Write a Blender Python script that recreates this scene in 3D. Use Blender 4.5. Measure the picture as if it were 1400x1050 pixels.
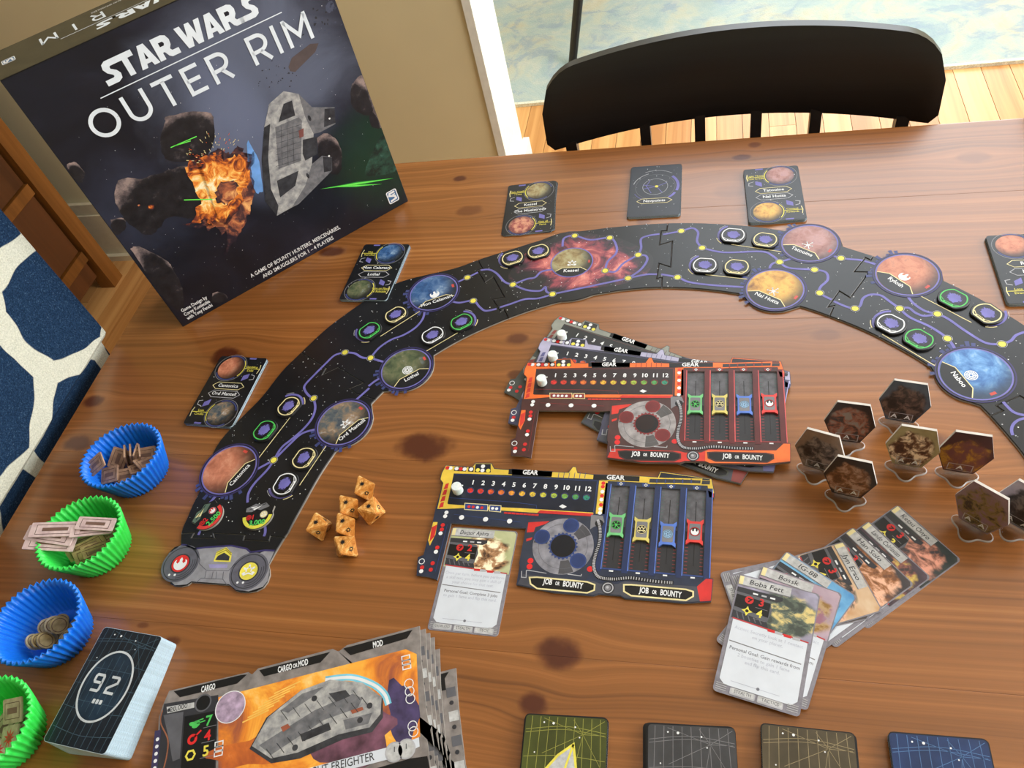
import bpy, bmesh, math, random
from mathutils import Vector, Matrix, noise
from mathutils.geometry import tessellate_polygon
for o in list(bpy.data.objects): bpy.data.objects.remove(o)
SC = bpy.context.scene
COL = SC.collection
PI = math.pi
TZ = 0.75                      # table top height above the floor (m)
# ------------------------------------------------------------------ camera
FPX = 1088.67; CAMH = 0.568    # focal length in pixels of the 1400 px wide frame, camera height above table
CR = Vector((0.96981, 0.15200, -0.19057)); CU = Vector((-0.00004, 0.78203, 0.62324)); CF = Vector((-0.24377, 0.60440, -0.75842))
CR.normalize(); CF = (CF - CR * CF.dot(CR)).normalized(); CU = CR.cross(CF).normalized()
CAM = Vector((0, 0, TZ + CAMH))
cd = bpy.data.cameras.new('camera'); cam = bpy.data.objects.new('camera', cd); COL.objects.link(cam)
cd.sensor_width = 36.0; cd.lens = FPX / 1400 * 36.0; cd.clip_start = 0.01; cd.clip_end = 60
mw = Matrix.Identity(4)
for i in range(3):
    mw[i][0] = CR[i]; mw[i][1] = CU[i]; mw[i][2] = -CF[i]; mw[i][3] = CAM[i]
cam.matrix_world = mw
SC.camera = cam
# ------------------------------------------------------------------ world, lights, exposure
w = bpy.data.worlds.new('world'); SC.world = w; w.use_nodes = True
bg = w.node_tree.nodes['Background']; bg.inputs[0].default_value = (0.80, 0.90, 1.0, 1); bg.inputs[1].default_value = 1.3
def area(name, loc, target, sx, sy, power, col):
    l = bpy.data.lights.new(name, 'AREA'); l.shape = 'RECTANGLE'; l.size = sx; l.size_y = sy; l.energy = power; l.color = col
    o = bpy.data.objects.new(name, l); COL.objects.link(o); o.location = loc
    o.rotation_euler = (Vector(target) - Vector(loc)).to_track_quat('-Z', 'Y').to_euler()
    return o
area('daylight_far_window', (0.9, 4.92, 1.6), (0.9, 1.5, 1.6), 1.9, 1.7, 42, (0.93, 0.97, 1.0))
area('daylight_side_window', (1.98, 0.75, 1.62), (0.0, 0.7, 1.5), 1.9, 1.4, 62, (1.0, 0.97, 0.93))
area('added_sheen_light', (0.85, 3.2, 2.56), (0.85, 3.2, 0.0), 2.3, 2.3, 64, (0.94, 0.98, 1.0))  # unseen skylight, added to give the table its bright sheen
SC.view_settings.view_transform = 'Standard'; SC.view_settings.look = 'None'
SC.view_settings.exposure = 0.2; SC.view_settings.gamma = 1.0; SC.view_settings.use_curve_mapping = False

# ------------------------------------------------------------------ pixel -> place helpers
def ray(x, y): return CF + CR * ((x - 700) / FPX) - CU * ((y - 525) / FPX)
def T(x, y, h=0.0):            # the point at height h above the table top seen at a pixel
    d = ray(x, y); return CAM + d * ((TZ + h - CAM.z) / d.z)
def onplane(x, y, p0, n):
    d = ray(x, y); return CAM + d * ((Vector(p0) - CAM).dot(n) / d.dot(n))
def T2(x, y, h=0.0):
    p = T(x, y, h); return (p.x, p.y)
def ZM(x0, y0, s): return lambda X, Y: (x0 + X / s, y0 + Y / s)   # enlarged-view coordinates -> photo pixels

# ------------------------------------------------------------------ materials
def lin(c):
    c = c / 255.0
    return c / 12.92 if c <= 0.04045 else ((c + 0.055) / 1.055) ** 2.4
def L3(c): return (lin(c[0]), lin(c[1]), lin(c[2]), 1)
MATS = {}
class NT:
    def __init__(s, name, rough=0.5, metal=0.0, spec=0.5):
        s.m = bpy.data.materials.new(name); s.m.use_nodes = True; s.t = s.m.node_tree; s.n = s.t.nodes; s.l = s.t.links
        s.b = s.n['Principled BSDF']; s.b.inputs['Roughness'].default_value = rough; s.b.inputs['Metallic'].default_value = metal
        s.b.inputs['Specular IOR Level'].default_value = spec
    def new(s, t, **k):
        n = s.n.new(t)
        for a, v in k.items(): setattr(n, a, v)
        return n
    def put(s, sock, v):
        if hasattr(v, 'is_output') or isinstance(v, bpy.types.NodeSocket): s.l.new(v, sock)
        else: sock.default_value = v
    def math(s, op, a, b=0.0, c=0.0, clamp=False):
        n = s.new('ShaderNodeMath', operation=op); n.use_clamp = clamp
        s.put(n.inputs[0], a); s.put(n.inputs[1], b); s.put(n.inputs[2], c); return n.outputs[0]
    def mix(s, f, a, b, bt='MIX'):
        n = s.new('ShaderNodeMix'); n.data_type = 'RGBA'; n.blend_type = bt
        s.put(n.inputs[0], f); s.put(n.inputs[6], a); s.put(n.inputs[7], b); return n.outputs[2]
    def coord(s, kind='Object'): return s.new('ShaderNodeTexCoord').outputs[kind]
    def sep(s, v):
        n = s.new('ShaderNodeSeparateXYZ'); s.l.new(v, n.inputs[0]); return n.outputs
    def comb(s, x, y, z=0.0):
        n = s.new('ShaderNodeCombineXYZ'); s.put(n.inputs[0], x); s.put(n.inputs[1], y); s.put(n.inputs[2], z); return n.outputs[0]
    def noise(s, v, scale=5, detail=4, rough=0.55, dist=0.0, w=None):
        n = s.new('ShaderNodeTexNoise'); s.l.new(v, n.inputs['Vector']); n.inputs['Scale'].default_value = scale
        n.inputs['Detail'].default_value = detail; n.inputs['Roughness'].default_value = rough; n.inputs['Distortion'].default_value = dist
        if w is not None:
            n.noise_dimensions = '4D'; n.inputs['W'].default_value = w
        return n.outputs['Fac']
    def ramp(s, f, stops):
        n = s.new('ShaderNodeValToRGB'); e = n.color_ramp.elements
        while len(e) < len(stops): e.new(0.5)
        for q, (p, c) in zip(e, stops): q.position = p; q.color = L3(c) if len(c) == 3 else c
        s.put(n.inputs[0], f); return n.outputs[0]
    def mapr(s, f, a, b, c=0.0, d=1.0):
        n = s.new('ShaderNodeMapRange'); n.interpolation_type = 'SMOOTHSTEP'
        s.put(n.inputs[0], f)
        for i, v in enumerate((a, b, c, d)): s.put(n.inputs[1 + i], v)
        return n.outputs[0]
    def bump(s, h, strength=0.2, dist=0.001):
        n = s.new('ShaderNodeBump'); n.inputs['Strength'].default_value = strength; n.inputs['Distance'].default_value = dist
        s.l.new(h, n.inputs['Height']); s.l.new(n.outputs[0], s.b.inputs['Normal'])
    def color(s, c): s.put(s.b.inputs['Base Color'], c); return s.m
def M(name, c, rough=0.45, metal=0.0, var=0.10, scale=60, spec=0.4):
    """plain printed / painted colour with slight procedural mottling"""
    if name in MATS: return MATS[name]
    t = NT(name, rough, metal, spec); f = t.noise(t.coord('Object'), scale, 3)
    a = tuple(max(0, x * (1 - var)) for x in c); b = tuple(min(255, x * (1 + var * 0.6) + 1) for x in c)
    MATS[name] = t.color(t.ramp(f, [(0.3, a), (0.7, b)])); return MATS[name]

# ------------------------------------------------------------------ objects
def link(name, me, parent=None, loc=None, rot=None):
    o = bpy.data.objects.new(name, me); COL.objects.link(o)
    if parent is not None: o.parent = parent
    if loc is not None: o.location = loc
    if rot is not None: o.rotation_euler = rot
    return o
def tag(o, label, cat, group=None, kind=None):
    o['label'] = label
    if cat: o['category'] = cat
    if group: o['group'] = group
    if kind: o['kind'] = kind
    return o
def empty(name, loc, rz=0.0):
    o = link(name, None, None, loc, (0, 0, rz)); o.empty_display_size = 0.01; return o
def mesh(name, v, f, mats, mi=None, smooth=False):
    me = bpy.data.meshes.new(name); me.from_pydata([tuple(p) for p in v], [], f)
    for m in (mats if isinstance(mats, (list, tuple)) else [mats]): me.materials.append(m)
    if mi: me.polygons.foreach_set('material_index', mi)
    if smooth: me.polygons.foreach_set('use_smooth', [True] * len(me.polygons))
    me.update(); return me
def area2(p): return 0.5 * sum(p[i][0] * p[(i + 1) % len(p)][1] - p[(i + 1) % len(p)][0] * p[i][1] for i in range(len(p)))
def ccw(p): return list(p) if area2(p) > 0 else list(reversed(p))
def extrude(name, outer, z0, z1, mat_top, mat_side=None, holes=()):
    outer = ccw(outer); hs = [list(reversed(ccw(h))) for h in holes]
    loops = [outer] + hs; v = []; f = []; mi = []
    flat = [p for l in loops for p in l]; n = len(flat)
    v = [(p[0], p[1], z1) for p in flat] + [(p[0], p[1], z0) for p in flat]
    if hs:
        for t in tessellate_polygon([[Vector((p[0], p[1], 0)) for p in l] for l in loops]):
            t = list(t)
            if area2([flat[i] for i in t]) < 0: t.reverse()
            f.append(tuple(t)); mi.append(0); f.append(tuple(i + n for i in reversed(t))); mi.append(1)
    else:
        f.append(tuple(range(n))); mi.append(0); f.append(tuple(reversed(range(n, 2 * n)))); mi.append(1)
    b = 0
    for l in loops:
        for i in range(len(l)):
            a, c = b + i, b + (i + 1) % len(l); f.append((c, a, a + n, c + n)); mi.append(1)
        b += len(l)
    return mesh(name, v, f, [mat_top, mat_side or mat_top], mi)
class MB:
    """mesh builder: boxes, tubes, prisms in one mesh"""
    def __init__(s): s.v = []; s.f = []
    def box(s, x0, y0, z0, x1, y1, z1, mtx=None):
        b = len(s.v); c = [(x0, y0, z0), (x1, y0, z0), (x1, y1, z0), (x0, y1, z0), (x0, y0, z1), (x1, y0, z1), (x1, y1, z1), (x0, y1, z1)]
        s.v += [tuple(mtx @ Vector(p)) if mtx else p for p in c]
        s.f += [tuple(b + i for i in q) for q in ((0, 3, 2, 1), (4, 5, 6, 7), (0, 1, 5, 4), (1, 2, 6, 5), (2, 3, 7, 6), (3, 0, 4, 7))]; return s
    def rings(s, rings, closed_ends=True):
        b = len(s.v); n = len(rings[0])
        for r in rings: s.v += [tuple(p) for p in r]
        for k in range(len(rings) - 1):
            for i in range(n):
                j = (i + 1) % n; s.f.append((b + k * n + i, b + k * n + j, b + (k + 1) * n + j, b + (k + 1) * n + i))
        if closed_ends:
            s.f.append(tuple(b + i for i in reversed(range(n)))); s.f.append(tuple(b + (len(rings) - 1) * n + i for i in range(n)))
        return s
    def tube(s, p0, p1, r0, r1=None, n=10, sq=False):
        p0, p1 = Vector(p0), Vector(p1); r1 = r0 if r1 is None else r1; d = (p1 - p0).normalized()
        a = d.orthogonal().normalized() if not sq else (Vector((1, 0, 0)) - d * d.x).normalized()
        c = d.cross(a)
        def ring(p, r): return [p + (a * math.cos(2 * PI * (i + .5) / n) + c * math.sin(2 * PI * (i + .5) / n)) * r for i in range(n)]
        return s.rings([ring(p0, r0), ring(p1, r1)])
    def build(s, name, mat, parent=None, smooth=False, loc=None, rot=None):
        return link(name, mesh(name, s.v, s.f, mat, None, smooth), parent, loc, rot)
def rrect(x0, y0, x1, y1, r, n=4):
    out = []
    for cx, cy, a in ((x1 - r, y1 - r, 0), (x0 + r, y1 - r, PI / 2), (x0 + r, y0 + r, PI), (x1 - r, y0 + r, 1.5 * PI)):
        for i in range(n + 1): out.append((cx + r * math.cos(a + i * PI / 2 / n), cy + r * math.sin(a + i * PI / 2 / n)))
    return out
def catmull(p, k=6):
    if len(p) < 3: return list(p)
    q = [p[0]] + list(p) + [p[-1]]; out = []
    for i in range(1, len(q) - 2):
        a, b, c, d = q[i - 1:i + 3]
        for j in range(k):
            t = j / k
            out.append(tuple(0.5 * (2 * b[m] + (c[m] - a[m]) * t + (2 * a[m] - 5 * b[m] + 4 * c[m] - d[m]) * t * t + (3 * b[m] - a[m] - 3 * c[m] + d[m]) * t ** 3) for m in (0, 1)))
    return out + [p[-1]]
GLY = {}
def glyph(text, bold):
    k = (text, bold)
    if k not in GLY:
        c = bpy.data.curves.new('tmp', 'FONT'); c.body = text; c.align_x = 'CENTER'; c.align_y = 'CENTER'; c.size = 1; c.offset = bold; c.resolution_u = 2
        o = bpy.data.objects.new('tmp', c); COL.objects.link(o)
        dg = bpy.context.evaluated_depsgraph_get(); me = o.evaluated_get(dg).to_mesh()
        v = [(p.co.x, p.co.y) for p in me.vertices]; f = [tuple(p.vertices) for p in me.polygons]
        o.evaluated_get(dg).to_mesh_clear(); bpy.data.objects.remove(o); bpy.data.curves.remove(c)
        if v:
            cx = (min(p[0] for p in v) + max(p[0] for p in v)) / 2
            v = [(p[0] - cx, p[1]) for p in v]
        GLY[k] = (v, f)
    return GLY[k]
class Pr:
    """flat print: inked shapes laid in thin layers on a surface, one mesh"""
    DZ = 0.00004
    def __init__(s): s.v = []; s.f = []; s.mi = []; s.uv = []; s.mats = []
    def idx(s, m):
        if m not in s.mats: s.mats.append(m)
        return s.mats.index(m)
    def face(s, pts, mat, lay, uvs=None):
        b = len(s.v); z = lay * s.DZ
        if uvs is None: uvs = [(p[0] * 20, p[1] * 20) for p in pts]
        if area2(pts) < 0: pts = list(reversed(pts)); uvs = list(reversed(uvs))
        s.v += [(p[0], p[1], z) for p in pts]; s.f.append(tuple(range(b, b + len(pts)))); s.mi.append(s.idx(mat)); s.uv += uvs
    def poly(s, pts, mat, lay=1, box=None):
        uvs = None
        if box:
            x0, y0, x1, y1 = box; uvs = [((p[0] - x0) / (x1 - x0), (p[1] - y0) / (y1 - y0)) for p in pts]
        s.face(list(pts), mat, lay, uvs)
    def rect(s, x0, y0, x1, y1, mat, lay=1): s.face([(x0, y0), (x1, y0), (x1, y1), (x0, y1)], mat, lay, [(0, 0), (1, 0), (1, 1), (0, 1)])
    def disc(s, c, r, mat, lay=1, n=28, ry=None, rot=0.0):
        ry = ry or r; p = []; u = []
        for i in range(n):
            a = 2 * PI * i / n; x, y = r * math.cos(a), ry * math.sin(a)
            p.append((c[0] + x * math.cos(rot) - y * math.sin(rot), c[1] + x * math.sin(rot) + y * math.cos(rot))); u.append((math.cos(a), math.sin(a)))
        s.face(p, mat, lay, u)
    def ring(s, c, r0, r1, mat, lay=1, a0=0.0, a1=2 * PI, n=36):
        n = max(3, int(n * abs(a1 - a0) / (2 * PI)))
        for i in range(n):
            a, b = a0 + (a1 - a0) * i / n, a0 + (a1 - a0) * (i + 1) / n
            s.face([(c[0] + r * math.cos(t), c[1] + r * math.sin(t)) for r, t in ((r0, a), (r1, a), (r1, b), (r0, b))], mat, lay)
    def line(s, p, wd, mat, lay=1, closed=False):
        p = [Vector(q[:2]) for q in p]; n = len(p); h = wd / 2; Ls = []; Rs = []
        for i in range(n):
            if closed: a, b = p[i] - p[i - 1], p[(i + 1) % n] - p[i]
            else: a = p[i] - p[i - 1] if i else p[1] - p[0]; b = p[i + 1] - p[i] if i < n - 1 else p[n - 1] - p[n - 2]
            if a.length < 1e-9: a = b
            if b.length < 1e-9: b = a
            a = a.normalized(); b = b.normalized(); t = (a + b)
            t = t.normalized() if t.length > 1e-6 else a
            nn = Vector((-t.y, t.x)); k = 1 / max(0.4, nn.dot(Vector((-a.y, a.x))))
            Ls.append(p[i] + nn * h * k); Rs.append(p[i] - nn * h * k)
        for i in range(n if closed else n - 1):
            j = (i + 1) % n; s.face([tuple(Rs[i]), tuple(Rs[j]), tuple(Ls[j]), tuple(Ls[i])], mat, lay)
    def text(s, t, c, size, mat, lay=1, rot=0.0, bold=0.0, shear=0.0, sx=1.0, fit=None):
        v, f = glyph(t, bold)
        if not v: return
        if fit:
            wd = (max(q[0] for q in v) - min(q[0] for q in v)) * size; sx = fit / wd
        k, q = math.cos(rot), math.sin(rot); P = []
        for x, y in v:
            x, y = (x * sx + shear * y) * size, y * size; P.append((c[0] + x * k - y * q, c[1] + x * q + y * k))
        b = len(s.v); s.v += [(p[0], p[1], lay * s.DZ) for p in P]; m = s.idx(mat)
        for g in f: s.f.append(tuple(b + i for i in g)); s.mi.append(m); s.uv += [P[i] for i in g]
    def blob(s, c, rx, ry, mat, lay=1, seed=0, jag=0.25, n=26, rot=0.0, fr=1.3):
        p = []; u = []
        for i in range(n):
            a = 2 * PI * i / n; k = 1 + jag * noise.noise((math.cos(a) * fr + seed * 7.3, math.sin(a) * fr, seed * 1.7)) * 1.6
            x, y = rx * k * math.cos(a), ry * k * math.sin(a)
            p.append((c[0] + x * math.cos(rot) - y * math.sin(rot), c[1] + x * math.sin(rot) + y * math.cos(rot))); u.append((math.cos(a) * k, math.sin(a) * k))
        s.face(p, mat, lay, u)
    def burst(s, c, r0, r1, k, mat, lay=1, rot=0.0):
        s.face([(c[0] + (r1 if i % 2 == 0 else r0) * math.cos(rot + PI * i / k), c[1] + (r1 if i % 2 == 0 else r0) * math.sin(rot + PI * i / k)) for i in range(2 * k)], mat, lay)
    def build(s, name, parent=None, loc=(0, 0, 0), rot=(0, 0, 0)):
        me = mesh(name, s.v, s.f, s.mats, s.mi); ul = me.uv_layers.new(name='UVMap')
        # from_pydata keeps the corner order of every face
        flat = []
        for u in s.uv: flat += [u[0], u[1]]
        ul.data.foreach_set('uv', flat)
        return link(name, me, parent, loc, rot)
def inside(p, poly):
    c = False; j = len(poly) - 1
    for i in range(len(poly)):
        a, b = poly[i], poly[j]
        if (a[1] > p[1]) != (b[1] > p[1]) and p[0] < (b[0] - a[0]) * (p[1] - a[1]) / (b[1] - a[1]) + a[0]: c = not c
        j = i
    return c
def pose2(TL, TR, W, Hh, h):
    """centre and angle of a flat card from the pixels of its two upper corners"""
    a, b = Vector(T2(*TL, h)), Vector(T2(*TR, h)); d = (b - a).normalized(); n = Vector((d.y, -d.x)); m = (a + b) / 2 + n * Hh / 2
    return m.x, m.y, math.atan2(d.y, d.x)
def pose4(px, h):
    q = [Vector(T2(*p, h)) for p in px]; m = sum(q, Vector((0, 0))) / 4; d = (q[1] - q[0]) + (q[2] - q[3]) + Vector(((q[0] - q[3]).y, -(q[0] - q[3]).x))
    return m.x, m.y, math.atan2(d.y, d.x)
# ================================================================== ROOM
def wood(name, stops, along='X', fine=60, rough=0.4, knots=(), ring=9.0, warp=0.02, bumps=0.05, tint=0.10):
    """procedural timber: streaks along one axis, bending round knots"""
    t = NT(name, rough); c = t.sep(t.coord('Object')); x, y = (c[0], c[1]) if along == 'X' else (c[1], c[0]) if along == 'Y' else (c[2], t.math('ADD', c[0], c[1]))
    big = t.noise(t.comb(t.math('MULTIPLY', x, 1.6), t.math('MULTIPLY', y, 5.0), 0.0), 1.0, 2)
    yy = t.math('ADD', y, t.math('MULTIPLY', t.math('SUBTRACT', big, 0.5), warp * 2)); dark = None
    wob = t.noise(t.comb(x, y, 3.0), 45, 3)
    for kx, ky, ax, ay, st in knots:
        dx = t.math('SUBTRACT', x, kx); dy = t.math('SUBTRACT', y, ky)
        e2 = t.math('ADD', t.math('POWER', t.math('ABSOLUTE', t.math('DIVIDE', dx, ax)), 2.0), t.math('POWER', t.math('ABSOLUTE', t.math('DIVIDE', dy, ay)), 2.0))
        g = t.math('POWER', 2.718, t.math('MULTIPLY', e2, -0.22))
        yy = t.math('SUBTRACT', yy, t.math('MULTIPLY', t.math('MULTIPLY', dy, g), 0.8))
        e3 = t.math('ADD', e2, t.math('MULTIPLY', t.math('SUBTRACT', wob, 0.5), 1.6))
        kd = t.math('MULTIPLY', t.mapr(e3, 1.3, 0.25), st); dark = kd if dark is None else t.math('MAXIMUM', dark, kd)
    r = t.new('ShaderNodeObjectInfo').outputs['Random']
    st1 = t.noise(t.comb(t.math('MULTIPLY', x, 1.2), t.math('MULTIPLY', yy, fine), t.math('MULTIPLY', r, 20.0)), 1.0, 5, 0.6)
    st2 = t.noise(t.comb(t.math('MULTIPLY', x, 0.55), t.math('MULTIPLY', yy, ring), t.math('MULTIPLY', r, 20.0)), 1.0, 3, 0.5)
    f = t.math('ADD', t.math('MULTIPLY', st1, 0.74), t.math('MULTIPLY', st2, 0.26))
    f = t.math('ADD', f, t.math('MULTIPLY', t.math('SUBTRACT', r, 0.5), tint))
    col = t.ramp(f, stops)
    if dark is not None: col = t.mix(dark, col, L3((78, 34, 14)))
    t.b.inputs['Coat Weight'].default_value = 0.0
    t.bump(st1, bumps, 0.002)
    return t.color(col)
# --- floor of oak strips
FLOORW = wood('oak_floor', [(0.3, (176, 118, 62)), (0.5, (205, 150, 90)), (0.7, (222, 172, 112))], 'Y', 50, 0.32, tint=0.35)
m_under = M('floor_gap', (60, 40, 24), 0.8)
floor = link('floor', mesh('floor', *(lambda b: (b.v, b.f))(MB().box(-2.35, -2.4, -0.06, 2.1, 5.0, -0.004)), m_under)); floor['kind'] = 'structure'
rnd = random.Random(4); pw = 0.068; k = 0
pm = MB().box(-pw / 2 + 0.0007, -0.5, -0.004, pw / 2 - 0.0007, 0.5, 0.0); plank_me = mesh('plank', pm.v, pm.f, FLOORW)
for i in range(63):
    off = rnd.uniform(0, 0.9); y = 0.55 - off
    while y < 4.85:
        ln = min(rnd.uniform(1.0, 1.6), 4.99 - y); o = link('plank', plank_me, floor, (-2.30 + pw * (i + .5), y + ln / 2, 0)); o.scale = (1, ln - 0.0012, 1); y += ln
beige = M('wall_paint', (222, 212, 176), 0.8, var=0.02, scale=3); white = M('trim_paint', (232, 236, 232), 0.5, var=0.02)
ceilm = M('ceiling_paint', (235, 232, 225), 0.9, var=0.02)
def struct(name, boxes, mat):
    b = MB()
    for q in boxes: b.box(*q)
    o = b.build(name, mat); o['kind'] = 'structure'; return o
struct('wall_back', [(-2.3, 1.54, 0, -0.484, 1.70, 2.55)], beige)
struct('wall_left', [(-2.42, -2.4, 0, -2.3, 5.0, 2.55)], beige)
struct('wall_near', [(-2.42, -2.52, 0, 2.17, -2.4, 2.55)], beige)
struct('wall_right', [(2.05, -2.4, 0, 2.17, -0.25, 2.55), (2.05, 1.75, 0, 2.17, 5.0, 2.55), (2.05, -0.25, 0, 2.17, 1.75, 0.9), (2.05, -0.25, 2.35, 2.17, 1.75, 2.55)], beige)
struct('wall_far', [(-2.42, 5.0, 0, -0.1, 5.12, 2.55), (1.9, 5.0, 0, 2.17, 5.12, 2.55), (-0.1, 5.0, 0, 1.9, 5.12, 0.7), (-0.1, 5.0, 2.5, 1.9, 5.12, 2.55)], beige)
struct('ceiling', [(-2.42, -2.52, 2.55, 2.17, 2.0, 2.65), (-2.42, 4.4, 2.55, 2.17, 5.12, 2.65), (-2.42, 2.0, 2.55, -0.35, 4.4, 2.65), (2.05, 2.0, 2.55, 2.17, 4.4, 2.65)], ceilm)
def window(name, x0, x1, y0, y1, z0, z1):
    b = MB(); ax = 0 if x1 - x0 > y1 - y0 else 1
    def bar(a0, a1, c0, c1): b.box(*((a0, y0, c0, a1, y1, c1) if ax == 0 else (x0, a0, c0, x1, a1, c1)))
    A0, A1 = (x0, x1) if ax == 0 else (y0, y1); mid = (A0 + A1) / 2
    bar(A0, A0 + .06, z0, z1); bar(A1 - .06, A1, z0, z1); bar(A0 + .06, A1 - .06, z0, z0 + .06); bar(A0 + .06, A1 - .06, z1 - .06, z1); bar(mid - .03, mid + .03, z0 + .06, z1 - .06)
    o = b.build(name, white); o['kind'] = 'structure'
window('window_1', -0.1, 1.9, 5.03, 5.09, 0.7, 2.5); window('window_2', 2.08, 2.14, -0.25, 1.75, 0.9, 2.35)
struct('trim_1', [(-0.4835, 1.535, 0, -0.466, 1.705, 2.55)], white)
struct('baseboard_back', [(-2.3, 1.522, 0, -0.484, 1.539, 0.155), (-2.3, 1.527, 0.156, -0.484, 1.539, 0.19), (-2.3, 1.508, 0, -0.484, 1.5215, 0.018)], M('baseboard_paint', (218, 208, 182), 0.5, var=0.02))
struct('baseboard_end', [(-0.4655, 1.525, 0, -0.450, 1.715, 0.17)], white)
# --- pale rug
t = NT('rug_wool', 0.95, 0, 0.1); c = t.coord('Object'); n1 = t.noise(c, 3.4, 8, 0.68, 1.6); n2 = t.noise(c, 6.5, 7, 0.66, 1.2, 3.0); n3 = t.noise(c, 240, 2); n4 = t.noise(c, 14, 6, 0.7, 0.5, 8.0)
col = t.mix(t.mapr(n2, 0.5, 0.62, 0.0, 0.8), t.ramp(n1, [(0.34, (150, 170, 172)), (0.46, (166, 180, 176)), (0.54, (182, 186, 170)), (0.64, (186, 180, 156))]), L3((142, 158, 172)))
col = t.mix(t.mapr(n4, 0.52, 0.62, 0.0, 0.45), col, L3((196, 194, 178)))
col = t.mix(t.math('MULTIPLY', n3, 0.35), col, L3((150, 158, 154))); t.bump(n3, 0.5, 0.003); RUG = t.color(col)
rug = MB().box(-1.5, 2.14, 0.0, 1.95, 4.3, 0.009).build('area_rug', RUG); tag(rug, 'pale blue and cream mottled area rug beyond the black chair', 'rug')
bd = MB().box(-1.5, 2.128, 0.0, 1.95, 2.14, 0.010).build('edge_binding', M('rug_binding', (212, 210, 190), 0.9, var=0.15, scale=300), rug)
# --- dining table
ROOT = Vector((0.30, 0.3425, 0))
X0, X1, YB = -0.652, 1.25, [-0.13, 0.035, 0.20, 0.365, 0.53, 0.695, 0.815]
KN = [((580, 611), 42, 20, 1), ((762, 893), 34, 24, 1), ((310, 487), 22, 13, 1), ((706, 463), 17, 8, .8), ((1268, 606), 36, 17, .75), ((728, 962), 22, 18, 1), ((629, 244), 9, 4, 1),
      ((643, 288), 20, 7, .55), ((1013, 215), 14, 4, .9), ((1032, 198), 10, 4, .7), ((454, 344), 17, 7, .9), ((706, 512), 13, 7, .75), ((1128, 458), 22, 9, .35), ((108, 606), 24, 11, .9), ((128, 548), 14, 9, .9),
      ((236, 876), 12, 8, .8), ((880, 300), 11, 9, .6), ((196, 855), 10, 5, .6), ((1000, 262), 26, 12, .22), ((1330, 215), 26, 8, .35), ((190, 650), 14, 12, .4)]
kl = []
for (px, py), rx, ry, st in KN:
    p = T(px, py); kl.append((p.x - ROOT.x, p.y - ROOT.y, abs(T(px + rx, py).x - p.x), abs(T(px, py - ry).y - p.y), st))
TW = wood('stained_pine', [(0.30, (108, 66, 31)), (0.44, (131, 81, 38)), (0.54, (141, 88, 43)), (0.61, (152, 97, 49)), (0.72, (166, 111, 59))], 'X', 230, 0.27, kl, 26, 0.012, 0.04, 0.04)
TW.node_tree.nodes['Principled BSDF'].inputs['Specular IOR Level'].default_value = 0.62
table = empty('dining_table', ROOT); tag(table, 'long stained pine dining table carrying the whole game layout', 'table')
for a, b in zip(YB[:-1], YB[1:]):
    g = 0.00004; r = 0.00025 if b < 0.8 else 0.003; r0 = 0.00025
    x0, x1 = X0 - ROOT.x, X1 - ROOT.x; y0, y1 = a + g - ROOT.y, b - g - ROOT.y; z0, z1 = TZ - 0.028, TZ
    prof = [(y0, z0), (y1, z0), (y1, z1 - r * .6), (y1 - r * .4, z1 - r * .15), (y1 - r, z1), (y0 + r0, z1), (y0 + r0 * .4, z1 - r0 * .15), (y0, z1 - r0 * .6)]
    MB().rings([[(x, q[0], q[1]) for q in prof] for x in (x0, x0 + 0.002, x1)]).build('board', TW, table)
lw = wood('pine_leg', [(0.3, (84, 46, 20)), (0.7, (140, 88, 44))], 'Z', 60, 0.4)
ap = MB().box(X0 + .09 - ROOT.x, -0.05 - ROOT.y, TZ - .12, X1 - .09 - ROOT.x, -0.025 - ROOT.y, TZ - .0285).box(X0 + .09 - ROOT.x, .70 - ROOT.y, TZ - .12, X1 - .09 - ROOT.x, .725 - ROOT.y, TZ - .0285)
ap.build('apron', lw, table)
for x in (X0 + .06, X1 - .13):
    for y in (-0.06, 0.665): MB().box(x - ROOT.x, y - ROOT.y, 0, x + .07 - ROOT.x, y + .07 - ROOT.y, TZ - .029).build('leg', lw, table)
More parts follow.
